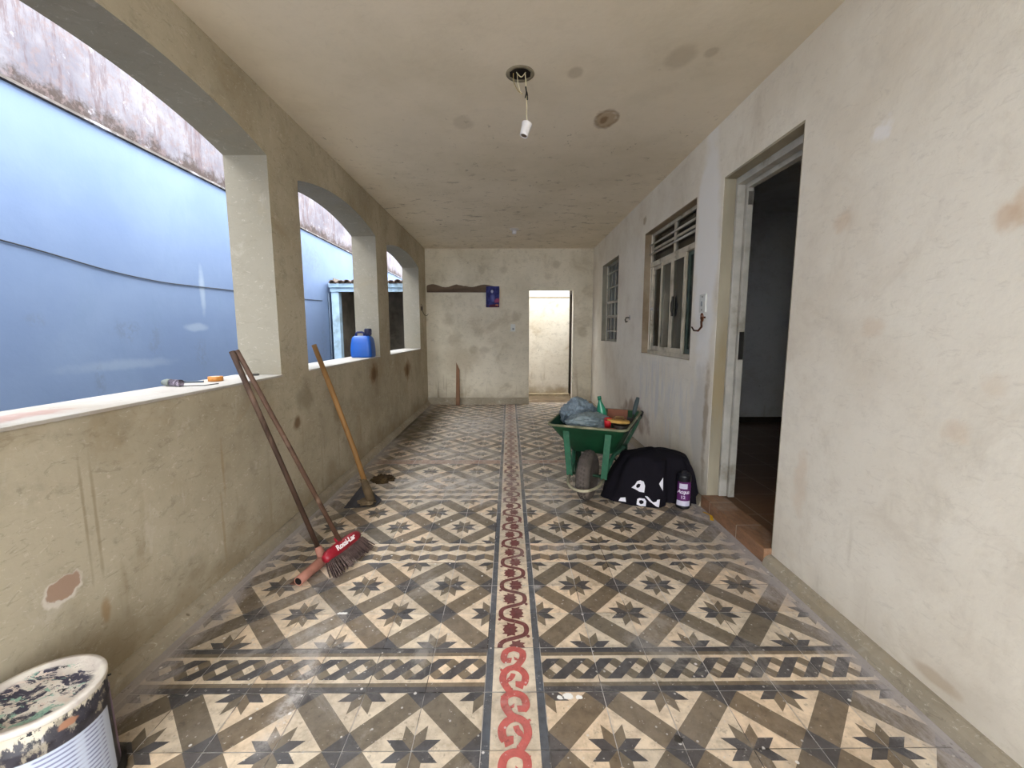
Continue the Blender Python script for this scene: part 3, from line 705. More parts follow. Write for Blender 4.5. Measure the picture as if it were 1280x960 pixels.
# printed label: pale band with fine printed lines
lines=m.mr(m.ma('SINE',m.ma('MULTIPLY',z,520)),.0,.7)
lab=m.mix(m.ma('MULTIPLY',lines,m.mr(m.noise(m.sc(p,(1,1,.02)),16,2),.42,.5)),lin((196,206,226)),lin((136,140,172)))
k=m.mix(m.ma('MULTIPLY',m.mr(z,.216,.219,1,0),m.mr(m.ma('ADD',m.ma('MULTIPLY',x,.42),m.ma('MULTIPLY',y,-.906)),.0,.004,0,1)),k,lab)
# spilled cream paint round the top with drips
top=m.ma('ADD',z,m.ma('MULTIPLY',m.ma('SUBTRACT',m.noise(m.sc(p,(1,1,.35)),20,5,.75),.5),.13))
k=m.mix(m.mr(top,.272,.282),k,lin((206,196,178)))
dr=m.noise(m.sc(p,(1,1,.05)),34,2,.5)
k=m.mix(m.ma('MULTIPLY',m.mr(dr,.62,.66),m.mr(z,.10,.16)),k,lin((188,184,186)))
k=m.mix(m.ma('MULTIPLY',m.mr(m.noise(p,38,4,.7),.60,.64),m.mr(z,.23,.26)),k,lin((30,30,38)))
k=m.mix(m.blob(p,(.112,-.045,.262),(.02,.02,.012),.4,.8,40),k,lin((160,116,92)))
k=m.mix(m.blob(p,(.098,.088,.13),(.02,.022,.16),.4,.5,12),k,lin((134,112,140)))
m.col(k); BSIDE=m.mat
m=NT('bucket_lid_splatter',.5,0,.35); p=m.obj(); r=m.length(m.sc(p,(1,1,0)))
k=m.mix(m.mr(m.noise(p,14,3),.4,.6),lin((226,220,212)),lin((204,196,190)))
n1=m.noise(m.sc(p,(1,1.7,1)),15,6,.7,.8); inr=m.mr(m.ma('ADD',r,m.ma('MULTIPLY',m.noise(p,24,4,.7),.03)),.108,.122,1,0)
k=m.mix(m.ma('MULTIPLY',m.mr(n1,.49,.53),inr),k,lin((62,62,82)))
k=m.mix(m.ma('MULTIPLY',m.mr(m.noise(m.vm('ADD',m.sc(p,(1,1.8,1)),(3,1,0)),13,5,.65,1),.56,.60),inr),k,lin((150,190,176)))
k=m.mix(m.ma('MULTIPLY',m.mr(m.noise(m.vm('ADD',m.sc(p,(1,1.6,1)),(7,4,0)),19,5,.7,1),.57,.60),inr),k,lin((222,208,198)))
k=m.mix(m.ma('MULTIPLY',m.mr(m.noise(m.vm('ADD',p,(1,8,0)),42,4,.7),.60,.64),inr),k,lin((40,42,54)))
m.col(k); m.bump(m.noise(p,34,4,.7),.5,.006); BLID=m.mat
b=thing('paint_bucket',BC,'large paint-spattered bucket with a pale striped label in the near left corner','bucket')
s=MB(); s.lathe([(BR_*1.0,0),(BR_*1.04,.004),(BR_*1.04,.02),(BR_*.995,.235),(BR_*1.0,.238),(BR_*1.0,.246),(BR_*.985,.249),(BR_*.985,BH-.014)],BC,56); s.build('body',BSIDE,b,BC)
s=MB(); s.lathe([(BR_*.99,BH-.016),(BR_*1.008,BH-.013),(BR_*1.010,BH-.002),(BR_*1.0,BH),(BR_*.90,BH),(BR_*.86,BH-.007),(BR_*.4,BH-.008),(0,BH-.008)],BC,56); s.build('lid',BLID,b,BC)
s=MB(); pts=[]
for i in range(13):
    t=PI*i/12+.9; pts.append(BC+Vector((math.cos(t)*BR_*1.03,math.sin(t)*BR_*1.03,.262-.05*math.sin(PI*i/12)*1.6)))
s.tube(pts,.0028,6); s.build('handle',simple('bucket_wire',(70,68,70),.5,.6),b,BC)
s=MB(); s.lathe([(BR_*1.02,.0),(BR_*1.13,.004),(BR_*1.13,.014),(BR_*1.03,.03)],BC,48); s.build('foot_ring',simple('tar_black',(30,28,28),.5,dirt=(84,80,76)),b,BC)

# ---------------- broom and squeegee leaning together
OLDW=simple('old_dark_wood',(72,52,40),.7,var=.25,scale=14,dirt=(106,84,70),stretch=(1,1,.25))
TOP=Vector((-1.400,2.145,1.105))
BRP=Vector((-.885,2.115,.085))
b=thing('broom',BRP*Vector((1,1,0)),'red-headed broom with a thin brown stick leaning on the sill','broom'); BA=BRP*Vector((1,1,0))
t2=TOP+Vector((.012,.02,.004))
s=MB(); s.tube([BRP,BRP.lerp(t2,.5)+Vector((.006,0,-.006)),t2],[.0125,.012,.0125],10); s.build('handle',simple('broom_stick',(88,64,50),.65,var=.2,scale=14,dirt=(126,102,86)),b,BA)
ax=Vector((.055,.21,.012)).normalized(); dn=Vector((.50,-.14,-.62)).normalized(); th=ax.cross(dn).normalized(); ax=dn.cross(th).normalized()
def BX(a,d,t): return BRP+ax*a+dn*d+th*t
HL=.135
s=MB(); n=14; vs=[]
for i in range(n+1):
    a=-HL+2*HL*i/n; e=1-abs(a/HL)**6*.45
    for j in range(12):
        g2=2*PI*j/12; vs.append(BX(a,math.cos(g2)*.034*e+.004,math.sin(g2)*.030*e))
s.add(vs,[(i*12+j,i*12+(j+1)%12,(i+1)*12+(j+1)%12,(i+1)*12+j) for i in range(n) for j in range(12)]+[tuple(range(12)),tuple(n*12+j for j in range(12))],0,True)
s.tube([BX(0,-.01,0),BX(0,-.055,0)],[.019,.016],12)
REDP=simple('red_plastic',(150,28,44),.4,var=.18,scale=12,dirt=(120,40,50),spec=.4); s.build('head',REDP,b,BA)
random.seed(11); s=MB()
for i in range(30):
    for j in range(4):
        a=-HL*.93+2*HL*.93*i/29; t=(-.5+j/3)*.034
        sp_=1.22+random.uniform(-.04,.04); Lb=.112+random.uniform(-.008,.006)
        p0=BX(a,.026,t); p1=BX(a*sp_,Lb,t*1.7+random.uniform(-.006,.006)); p1.z=max(p1.z,.003)
        mid=p0.lerp(p1,.5)+th*.002
        s.tube([p0,mid,p1],[.0036,.0040,.0030],4,sm=False)
s.build('bristles',simple('bristle_brown',(84,66,62),.8,var=.3,scale=20,dirt=(120,104,98)),b,BA)
# script lettering on the face of the block that looks up
upf=-dn*.55+(th if th.z>0 else -th)*.83
sgn=1 if th.z>0 else -1
def LT(v):
    u=v.x; w_=v.y
    ang=sgn*PI/2*.0
    up_dir=(-dn); nrm=th*sgn
    # curved face: place at 35 degrees between -dn and the upward side
    nn=(nrm*.96-dn*.28).normalized(); vv=ax.cross(nn).normalized()
    if vv.dot(-dn)<0: vv=-vv
    e=ax if ax.cross(vv).dot(nn)>0 else -ax
    return BRP+dn*.008+e*u+vv*w_+nn*(.0312+v.z)-BA
text_mesh('Rossi-Lar',.040,simple('white_print',(236,226,226),.6,var=.03),'lettering',b,LT,.35,.0006,.95,.0012)

PB0=Vector((-1.006,1.885,.026)); PB1=Vector((-.955,2.105,.034))
q_=thing('squeegee',((PB0+PB1)/2)*Vector((1,1,0)),'brown squeegee with a hollow pinkish tube head lying beside the red broom','squeegee'); QA=((PB0+PB1)/2)*Vector((1,1,0))
PK=simple('pink_brown_tube',(168,116,100),.65,var=.16,scale=18,dirt=(138,96,84))
dr_=(PB1-PB0).normalized()
s=MB(); n=16; a_=dr_.orthogonal().normalized(); b_=dr_.cross(a_)
rings=[]
for c_,r in ((PB1,.0),(PB1,.026),(PB0.lerp(PB1,.8),.0265),(PB0.lerp(PB1,.35),.0235),(PB0,.023),(PB0,.0175),(PB0+dr_*.07,.017),(PB0+dr_*.07,.0)):
    rings.append([c_+(a_*math.cos(2*PI*k/n)+b_*math.sin(2*PI*k/n))*max(r,.0004) for k in range(n)])
s.add([v for R in rings for v in R],[(i*n+k,i*n+(k+1)%n,(i+1)*n+(k+1)%n,(i+1)*n+k) for i in range(len(rings)-1) for k in range(n)],0,True)
JB=PB0.lerp(PB1,.82)
s.tube([JB+Vector((-.004,0,.01)),JB+(TOP-JB).normalized()*.075],[.024,.017],12)
s.build('head',PK,q_,QA)
s=MB(); s.tube([PB0-dr_*.0006,PB0+dr_*.004],.0170,14); s.build('hole_shade_disc',simple('tube_hole_shade',(20,14,12),.9),q_,QA)  # black disc painted as the shade inside the tube
s=MB(); s.tube([JB+(TOP-JB).normalized()*.03,JB.lerp(TOP,.5)+Vector((.004,0,-.008)),TOP],[.0125,.0125,.014],10); s.build('handle',OLDW,q_,QA)
s=MB(); sd=Vector((-dr_.y,dr_.x,0)).normalized()
s.hexa([PB0+sd*.018-Vector((0,0,.022)),PB0.lerp(PB1,.55)+sd*.018-Vector((0,0,.026)),PB0.lerp(PB1,.55)+sd*.055-Vector((0,0,.026)),PB0+sd*.048-Vector((0,0,.022))],
       [PB0+sd*.018-Vector((0,0,.014)),PB0.lerp(PB1,.55)+sd*.018-Vector((0,0,.018)),PB0.lerp(PB1,.55)+sd*.055-Vector((0,0,.022)),PB0+sd*.048-Vector((0,0,.018))]); s.build('rubber_blade',simple('rubber_brown',(104,72,62),.7),q_,QA)

# ---------------- hoe
HB=Vector((-.985,2.855,.06)); HT=Vector((-1.335,2.905,1.115))
h=thing('hoe',HB*Vector((1,1,0)),'hoe with a long yellowish wooden handle leaning on the pillar','hoe'); HA=HB*Vector((1,1,0))
YW=simple('yellow_wood',(146,108,62),.6,var=.22,scale=12,dirt=(112,82,50),stretch=(1,1,.25))
s=MB(); s.tube([HB,HB.lerp(HT,.3)+Vector((.012,0,0)),HB.lerp(HT,.7)+Vector((.008,0,0)),HT],[.019,.0175,.0175,.016],10); s.build('handle',YW,h,HA)
MUD=simple('mud_crust',(104,88,66),.95,var=.3,scale=14,dirt=(140,122,96),bump=.5)
s=MB(); d_=(HT-HB).normalized(); s.tube([HB-d_*.035,HB+d_*.06,HB+d_*.13],[.032,.028,.021],12); s.build('collar',MUD,h,HA)
s=MB()
def hq(x,y,z): return Vector((x,y,z))
bot=[hq(-1.135,2.775,.004),hq(-.925,2.80,.004),hq(-.915,2.90,.010),hq(-1.085,3.02,.085)]
s.hexa(bot,[v+Vector((0,0,.005)) for v in bot]); s.build('blade',simple('hoe_steel',(66,64,68),.55,.4,var=.25,scale=9,dirt=(100,88,70)),h,HA)
def lump(name,c,r,seed,mat,parent=None,at=None,amp=.35,sub=3,freq=2.2,zmin=None):
    bm=bmesh.new(); bmesh.ops.create_icosphere(bm,subdivisions=sub,radius=1)
    for v in bm.verts:
        n=v.co.normalized(); k=1+amp*(mnoise.noise(n*freq+Vector((seed,seed*.7,0)))+.5*mnoise.noise(n*freq*2.3+Vector((0,seed,3))))
        v.co=Vector((n.x*r[0]*k,n.y*r[1]*k,n.z*r[2]*k))+Vector(c)
        if zmin is not None: v.co.z=max(v.co.z,zmin)
    s=MB(); bm.verts.ensure_lookup_table(); s.add([v.co.copy() for v in bm.verts],[[v.index for v in f.verts] for f in bm.faces],0,True); bm.free()
    return s.build(name,mat,parent,at)
lump('mud_clod',(-1.005,2.845,.022),(.062,.05,.022),3,MUD,h,HA,zmin=.002)
o=lump('dirt_heap',(-1.04,3.34,.002),(.085,.075,.034),9,simple('dark_soil',(74,58,36),.95,var=.35,scale=20,dirt=(104,84,54),bump=.6),None,(-1.04,3.34,0),.45,4,3,zmin=.0005); tag(o,'small dark brown heap of dirt on the tiles behind the hoe','dirt heap')

# ---------------- jerrycan on the middle sill
JC=Vector((-1.470,4.27,SILL))
j=thing('jerrycan',JC,'blue plastic jerrycan with a dark handle standing on the middle sill','jerrycan')
BLU=simple('blue_plastic',(22,86,176),.4,var=.08,scale=6,dirt=(24,84,160),spec=.45)
s=MB()
def rr_ring(hx,hy,r,z,n=6):
    out=[]
    for cx_,cy_,a0 in ((hx-r,hy-r,0),(-hx+r,hy-r,PI/2),(-hx+r,-hy+r,PI),(hx-r,-hy+r,1.5*PI)):
        for i in range(n+1):
            a=a0+PI/2*i/n; out.append(JC+Vector((cx_+r*math.cos(a),cy_+r*math.sin(a),z)))
    return out
rings=[rr_ring(.105*k_,.088*k_,.035*k_,z) for k_,z in ((.90,0),(.97,.006),(1.0,.02),(1.0,.08),(.96,.14),(.88,.185),(.78,.205),(.62,.214))]
n=len(rings[0])
s.add([v for R in rings for v in R],[(i*n+k,i*n+(k+1)%n,(i+1)*n+(k+1)%n,(i+1)*n+k) for i in range(len(rings)-1) for k in range(n)]+[tuple(range(n))[::-1],tuple((len(rings)-1)*n+k for k in range(n))],0,True)
s.build('body',BLU,j,JC)
NAVY=simple('navy_plastic',(22,34,84),.45,var=.1)
s=MB(); s.tube([JC+Vector(v) for v in ((-.062,-.01,.20),(-.060,-.01,.235),(-.050,-.01,.248),(0,-.01,.250),(.018,-.01,.240),(.022,-.01,.205))],[.012,.011,.011,.011,.011,.012],10); s.build('handle',NAVY,j,JC)
s=MB(); s.lathe([(.026,.20),(.026,.222),(.033,.224),(.033,.282),(.030,.286),(0,.286)],JC+Vector((.055,-.0,0)),20)
for i in range(20):
    a=2*PI*i/20; s.box(JC+Vector((.055+.034*math.cos(a),.034*math.sin(a),.253)),(.004,.004,.05),0,Matrix.Rotation(a,3,'Z'))
s.build('cap',simple('dark_cap',(48,50,78),.5,var=.2,dirt=(150,150,170)),j,JC)

# ---------------- small things on the near sill
SZ=SILL
def sill(x,y): return Vector((x,y,SZ))
b=thing('hand_brush',sill(-1.585,1.975),'grey striped brush lying nearest on the long sill','brush')
BA=sill(-1.585,1.975)
s=MB(); s.tube([(-1.628,1.985,SZ+.017),(-1.605,1.98,SZ+.018),(-1.585,1.975,SZ+.018)],[.013,.017,.017],12); s.build('ferrule',simple('brush_grey',(122,128,122),.6,dirt=(90,96,84)),b,BA)
s=MB()
for i in range(16):
    a=2*PI*i/16; s.tube([(-1.586,1.975+.012*math.cos(a),SZ+.018+.012*math.sin(a)),(-1.528,1.963+.015*math.cos(a),SZ+.016+.013*math.sin(a))],.004,5)
s.tube([(-1.586,1.975,SZ+.018),(-1.530,1.964,SZ+.016)],.011,8); s.build('bristles',simple('bristle_grey',(96,88,100),.9,var=.4,scale=60,dirt=(170,160,176)),b,BA)
s=MB(); s.tube([(-1.53,1.952,SZ+.003),(-1.49,1.965,SZ+.004),(-1.44,1.985,SZ+.003),(-1.415,2.05,SZ+.004)],.0022,6)
tag(s.build('wire_scrap',STEEL,None,sill(-1.46,1.98)),'thin bent wire on the sill beside the grey brush','wire')
s=MB(); s.box(sill(-1.585,2.118)+Vector((0,0,.005)),(.085,.012,.009),0,Matrix.Rotation(.25,3,'Z')); s.box(sill(-1.63,2.107)+Vector((0,0,.007)),(.02,.018,.013),0,Matrix.Rotation(.25,3,'Z'))
tag(s.build('putty_knife',simple('knife_grey',(92,104,118),.5,.3,dirt=(60,60,64)),None,sill(-1.585,2.118),bevel=.001),'short blue-grey blade tool beside the tape roll on the sill','knife')
tp=thing('tape_roll',sill(-1.525,2.19),'orange tape roll lying on the sill by the broom sticks','tape'); TAA=sill(-1.525,2.19)
s=MB(); s.lathe([(.018,.001),(.034,.001),(.034,.024),(.018,.024),(.018,.001)],TAA,24); s.build('tape',simple('orange_tape',(206,138,66),.5,var=.08,dirt=(180,120,60)),tp,TAA)
s=MB(); s.lathe([(.0135,.001),(.0178,.001),(.0178,.0245),(.0135,.0245),(.0135,.001)],TAA,24); s.build('core',simple('card_core',(226,214,200),.8),tp,TAA)
s=MB(); s.box(sill(-1.49,2.46)+Vector((0,0,.006)),(.055,.03,.010),0,Matrix.Rotation(.4,3,'Z')); tag(s.build('sanding_pad',simple('dark_grit',(70,68,66),.9),None,sill(-1.49,2.46),bevel=.002),'small dark pad at the foot of the pillar on the long sill','pad')

# ---------------- wheelbarrow
A=math.radians(23); RZ=PI-A
WB=Vector((.562,2.945,0))
wb=thing('wheelbarrow',WB,'green wheelbarrow loaded with plastic bags and masonry tools','wheelbarrow',rz=RZ)
GRE=simple('green_paint',(22,72,46),.5,var=.25,scale=7,dirt=(62,84,60),spec=.35)
GRL=simple('green_frame_paint',(48,100,76),.5,var=.2,scale=10,dirt=(98,118,100))
GRD=simple('dark_green_paint',(22,58,40),.55,var=.2,scale=8)
RIMM=simple('worn_rim',(122,124,98),.7,var=.2,scale=14,dirt=(158,152,128))
def quad(y,z,hw,ex=0): return [Vector((-hw,y,z)),Vector((hw,y,z))]
# tray shell (inner and outer skin)
ft=(.10,.545,.275); rt=(-.56,.565,.30); fb=(-.10,.315,.155); rb=(-.40,.305,.18)
def shell(off):
    P=[]
    for (y,z,hw) in (fb,ft,rb,rt):
        P+= [Vector((-hw+off,y,z+off)),Vector((hw-off,y,z+off))]
    return P
s=MB(); n=9; rings=[]
def tray_ring(k,off):
    yF=fb[0]+(ft[0]-fb[0])*k; zF=fb[1]+(ft[1]-fb[1])*k; hF=fb[2]+(ft[2]-fb[2])*k
    yR=rb[0]+(rt[0]-rb[0])*k; zR=rb[1]+(rt[1]-rb[1])*k; hR=rb[2]+(rt[2]-rb[2])*k
    yF-=off;hF-=off;hR-=off;yR+=off; zF+=off*.4; zR+=off*.4
    r=.05; out=[]
    for (x_,y_,z_,dx,dy) in ((hF,yF,zF,0,1),(-hF,yF,zF,0,1),(-hR,yR,zR,0,-1),(hR,yR,zR,0,-1)):
        sx=1 if x_>0 else -1
        c=Vector((x_-sx*r,y_-dy*r,z_))
        a0={ (1,1):0,(-1,1):PI/2,(-1,-1):PI,(1,-1):1.5*PI}[(sx,dy)]
        for i in range(5):
            a=a0+PI/2*i/4; out.append(c+Vector((r*math.cos(a),r*math.sin(a),0)))
    return out
ks=(0,.5,1)
outer=[tray_ring(k,0) for k in ks]; inner=[tray_ring(k,.006) for k in ks]
rings=[outer[0],outer[1],outer[2],inner[2],inner[1],inner[0]]; n=20
s.add([v for R in rings for v in R],[(i*n+k,i*n+(k+1)%n,(i+1)*n+(k+1)%n,(i+1)*n+k) for i in range(5) for k in range(n)]+[tuple(range(n))[::-1],tuple(5*n+k for k in range(n))],0,False)
s.build('tray',GRE,wb,(0,0,0))
s=MB(); rr=tray_ring(1,-.002); s.tube(rr+[rr[0],rr[1]],.009,8); s.build('rim',RIMM,wb,(0,0,0))
# frame rails, one each side, from axle back to grips
for sx in (-1,1):
    s=MB(); s.tube([(sx*.115,.0,.175),(sx*.15,-.18,.285),(sx*.19,-.46,.285),(sx*.24,-.80,.40),(sx*.25,-1.05,.44)],[.016]*5,10); s.build('rail',GRL,wb,(0,0,0))
    s=MB(); s.tube([(sx*.249,-1.0,.432),(sx*.251,-1.13,.452)],.020,12); s.build('grip',simple('grip_black',(30,30,30),.7),wb,(0,0,0))
    s=MB()   # front strut from tray lip down to the hoop
    M_=Matrix.Identity(3)
    a=Vector((sx*.15,.055,.50)); c=Vector((sx*.122,.035,.17)); w_=Vector((.022,0,0)); t_=Vector((0,.008,0))
    s.hexa([c-w_-t_,c+w_-t_,c+w_+t_,c-w_+t_],[a-w_-t_,a+w_-t_,a+w_+t_,a-w_+t_]); s.build('strut',GRL,wb,(0,0,0),bevel=.002)
    s=MB()
    a=Vector((sx*.185,-.46,.31)); c=Vector((sx*.195,-.50,.003)); w_=Vector((.026,0,0)); t_=Vector((0,.014,0))
    s.hexa([c-w_*.7-t_,c+w_*.7-t_,c+w_*.7+t_,c-w_*.7+t_],[a-w_*1.2-t_,a+w_*1.2-t_,a+w_*1.2+t_,a-w_*1.2+t_])
    s.tube([(sx*.19,-.48,.10),(sx*.145,-.2,.27)],.008,8)
    s.build('leg',GRD,wb,(0,0,0),bevel=.002)
s=MB(); pts=[]
for i in range(17):
    t=PI*i/16; pts.append((.122*math.cos(t),.035+.185*math.sin(t)**.8,.170-.035*math.sin(t)))
s.tube(pts,.0105,10); s.build('hoop',simple('worn_hoop',(140,134,112),.6,var=.2,scale=16,dirt=(178,170,146)),wb,(0,0,0))
ROT=Matrix.Rotation(PI/2,3,'Y'); WR_=.178
Wc=Vector((0,0,WR_)); ST=Matrix.Rotation(math.radians(-3),3,'Z')
s=MB(); prof=[]
for i in range(15):
    t=-PI*.72+2*PI*.72*i/14; prof.append((WR_-.046+.046*math.cos(t),.050*math.sin(t)))
s.lathe(prof,Wc,40,0,(ST@ROT).to_4x4())
tyre=s.build('tyre',simple('tyre_rubber',(92,84,78),.85,var=.2,scale=14,dirt=(124,114,104),bump=.5),wb,(0,0,0))
s=MB()
for i in range(36):
    for sx in (-1,0,1):
        a=2*PI*(i+.25*sx)/36; M_=ST@Matrix.Rotation(a,3,'X'); s.box(Wc+M_@Vector((sx*.018,0,WR_-.001-abs(sx)*.004)),(.013,.017,.006),0,M_)
s.build('tread',simple('tread_rubber',(86,78,74),.9,var=.2),tyre,(0,0,0))
s=MB(); s.lathe([(.0,-.018),(.10,-.018),(.125,-.034),(.13,-.034),(.13,.034),(.125,.034),(.10,.018),(.0,.018)],Wc,32,0,(ST@ROT).to_4x4()); s.tube([Wc+Vector((-.125,0,0)),Wc+Vector((.125,0,0))],.011,10); s.build('wheel_rim',GRD,wb,(0,0,0))
# load: things lying in the tray (placed in world space)
WM=Matrix.Translation(WB)@Matrix.Rotation(RZ,4,'Z')
def inb(x,y,z): return WM@Vector((x,y,z))
PL=NT('plastic_film',.28,0,.5); p=PL.obj(); PL.col(PL.mix(PL.mr(PL.noise(p,9,5,.65),.35,.7),lin((140,156,168)),lin((96,114,128)))); PL.b.inputs['Transmission Weight'].default_value=.12; PL.bump(PL.noise(p,16,5,.7,1.2),.9,.03)
def bag(name,c,r,seed,label,mat):
    c=Vector(c)
    bm=bmesh.new(); bmesh.ops.create_icosphere(bm,subdivisions=5,radius=1)
    for v in bm.verts:
        n=v.co.normalized(); f=n*1.7+Vector((seed,seed*.3,1))
        k=1+.30*mnoise.noise(f)+.20*(1-abs(mnoise.noise(f*2.3))*2)*.6+.10*(abs(mnoise.noise(f*4.6))*2-.5)
        v.co=Vector((n.x*r[0]*k,n.y*r[1]*k,n.z*r[2]*k))
    s=MB(); bm.verts.ensure_lookup_table(); s.add([v.co+c for v in bm.verts],[[v.index for v in f.verts] for f in bm.faces],0,True); bm.free()
    o=s.build(name,mat,None,c); tag(o,label,'plastic bag','plastic bags in the wheelbarrow'); return o
bag('plastic_bag',inb(.13,-.22,.57),(.125,.13,.105),2.3,'crumpled blue-grey plastic bag at the left of the wheelbarrow tray',PL.mat)
bag('plastic_bag',inb(.02,-.06,.555),(.135,.085,.06),5.1,'crumpled grey plastic bag in the middle of the tray against its front rim',simple('plastic_film_grey',(130,144,148),.35,var=.2,scale=8,dirt=(84,98,104),bump=.6))
# green bottle
GB=inb(-.075,-.20,.475); bt=thing('green_bottle',GB,'green plastic bottle standing behind the plastic bags in the wheelbarrow','bottle')
GPL=simple('green_bottle_plastic',(46,136,104),.25,var=.15,scale=10,spec=.5)
M_=Matrix.Rotation(math.radians(-10),4,'Y')
s=MB(); s.lathe([(.03,0),(.036,.01),(.036,.13),(.030,.17),(.013,.215),(.012,.235)],GB,20,0,M_); s.build('body',GPL,bt,GB)
s=MB(); s.lathe([(.0145,.232),(.0145,.255),(0,.256)],GB,16,0,M_); s.build('cap',simple('green_cap',(34,110,86),.4),bt,GB)
# wooden board standing at the back
BDW=simple('board_brown',(132,82,62),.7,var=.2,scale=9); BP=inb(-.15,-.33,.555); s=MB(); s.box(BP,(.15,.018,.11),0,(Matrix.Rotation(RZ,3,'Z')@Matrix.Rotation(.25,3,'X'))); tag(s.build('wooden_board',BDW,None,BP,bevel=.002),'short reddish-brown board standing at the back of the wheelbarrow tray','board')
# red cup
RP=inb(-.125,-.05,.555); s=MB(); s.lathe([(.020,-.04),(.028,.035),(.0255,.035),(.018,-.036)],RP,20,0,Matrix.Rotation(.3,4,'X')); tag(s.build('red_cup',simple('bright_red_plastic',(190,28,36),.45),None,RP),'small bright red plastic cup between the bags and the yellow float','cup')
# pink brick box
PP_=inb(-.145,.0,.505); s=MB(); s.box(PP_,(.085,.05,.05),0,Matrix.Rotation(RZ,3,'Z')); 
o=s.build('brick_piece',simple('pale_brick',(168,112,92),.9,var=.2,scale=14,dirt=(120,84,72)),None,PP_,bevel=.003); tag(o,'pinkish piece of brick at the right front of the wheelbarrow tray','brick')
# dark bowl with yellow float on it
BO=inb(-.215,-.08,.485); bo=s=MB(); s.lathe([(.035,0),(.062,.065),(.058,.065),(.032,.006)],BO,28); tag(s.build('mixing_bowl',simple('dark_bowl',(58,52,44),.6,dirt=(96,90,76)),None,BO),'small dark rubber bowl under the yellow float in the wheelbarrow','bowl')
FO=BO+Vector((-.015,.02,.074)); fo=thing('plaster_float',FO,'yellow foam plaster float lying on the dark bowl in the wheelbarrow','float')
M_=Matrix.Rotation(.35,4,'Z')@Matrix.Rotation(.12,4,'Y')
s=MB(); s.lathe([(.080,0),(.086,.004),(.086,.016),(.080,.020),(0,.020)],FO,28,0,M_,sx=1.0,sy=.8); s.build('pad',simple('yellow_foam',(196,156,84),.9,var=.15,scale=20,dirt=(160,124,66)),fo,FO)
s=MB(); s.tube([FO+M_@Vector((-.04,0,.02)),FO+M_@Vector((-.035,0,.04)),FO+M_@Vector((.035,0,.04)),FO+M_@Vector((.04,0,.02))],.008,8); s.build('handle',simple('float_handle',(120,92,60),.7),fo,FO)
TR=inb(-.265,-.30,.555); tr_=thing('trowel',TR,'trowel with a dark handle sticking up at the back right of the wheelbarrow','trowel')
td=Vector((.30,.25,.92)).normalized()
s=MB(); s.tube([TR+td*.03,TR+td*.06,TR+td*.13,TR+td*.165],[.010,.016,.017,.013],12); s.build('handle',simple('trowel_handle',(64,76,78),.6),tr_,TR)
s=MB(); s.tube([TR+td*.04,TR],.005,8)
e1=td.cross(Vector((0,1,0))).normalized(); e2=td.cross(e1)
s.hexa([TR+e1*.045-e2*.002,TR-td*.11-e2*.002,TR-td*.112-e2*.002,TR-e1*.045-e2*.002],[TR+e1*.045+e2*.002,TR-td*.11+e2*.002,TR-td*.112+e2*.002,TR-e1*.045+e2*.002]); s.build('blade',STEEL,tr_,TR)

# ---------------- black cloth heap with a can
CL=Vector((1.03,3.0,0))
cl_=thing('black_cloth',CL,'black cloth with white printed shapes draped in a heap by the wall','cloth')
base=[(.69,2.985),(.745,2.91),(.80,2.853),(.90,2.783),(1.01,2.742),(1.075,2.775),(1.115,2.86),(1.20,2.875),(1.265,2.80),(1.335,2.83),(1.34,3.0),(1.31,3.2),(1.15,3.28),(.95,3.26),(.80,3.16),(.72,3.07)]
ang=sorted([(math.atan2(y-3.0,x-1.03),math.hypot(x-1.03,y-3.0)) for x,y in base])
def rad(t):
    for i in range(len(ang)):
        a0,r0=ang[i]; a1,r1=ang[(i+1)%len(ang)]
        if i==len(ang)-1: a1+=2*PI
        for tt in (t,t+2*PI,t-2*PI):
            if a0<=tt<=a1:
                k=(tt-a0)/(a1-a0); k=k*k*(3-2*k)*.5+k*.5; return r0+(r1-r0)*k
    return ang[0][1]
NA,NR=120,26; vs=[]; fs=[]
for i in range(NR+1):
    t=i/NR                                   # 0 hem, 1 crown
    for a_i in range(NA):
        th_=-PI+2*PI*a_i/NA; r0=rad(th_)
        c=Vector((1.06,3.0)); tr0=.155*(1+.15*math.cos(2*th_))
        s_=t
        prof=(1-s_)**1.15
        rr_=tr0*min(1,(1-t)*3.2)+(r0-.155)*max(0,prof-.0)*1.0 if t<1 else 0
        fold=.022*math.sin(7*th_+1.3+2*mnoise.noise((math.cos(th_)*2,math.sin(th_)*2,t)))*(1-t)*(t*2+.25)+.02*mnoise.noise((math.cos(th_)*3,math.sin(th_)*3,t*3))*(1 if t<.95 else 0)
        rr_=max(0,rr_+fold*(1 if t>.02 else .3))
        cx_=1.03+(.035)*t; z_=.003+.352*(1-(1-t)**1.9)+.010*mnoise.noise((math.cos(th_)*2+5,math.sin(th_)*2,t*4))*t
        if t==1: rr_=0; z_=.357
        x_=min(cx_+rr_*math.cos(th_),1.348 if z_>.07 else 1.305+.0)
        vs.append(Vector((x_,3.0+rr_*math.sin(th_),z_)))
for i in range(NR):
    for k in range(NA):
        fs.append((i*NA+k,i*NA+(k+1)%NA,(i+1)*NA+(k+1)%NA,(i+1)*NA+k))
s=MB(); s.add(vs,fs,0,True)
BLC=NT('black_fabric',.9,0,.12); p=BLC.obj(); BLC.col(BLC.mix(BLC.noise(p,6,3),lin((17,16,21)),lin((27,24,32)))); BLC.bump(BLC.noise(p,14,4),.3,.02)
cloth=s.build('cloth',BLC.mat,cl_,CL)
bvh=BVHTree.FromPolygons([tuple(v) for v in vs],fs)
CAMP=Vector((0,0,1.2016)); FR=Vector((.99998132,-.00601167,-.00110283)); FU=Vector((.00182993,.12232149,.99248884)); FF=Vector((.00583162,.99247232,-.12233021))
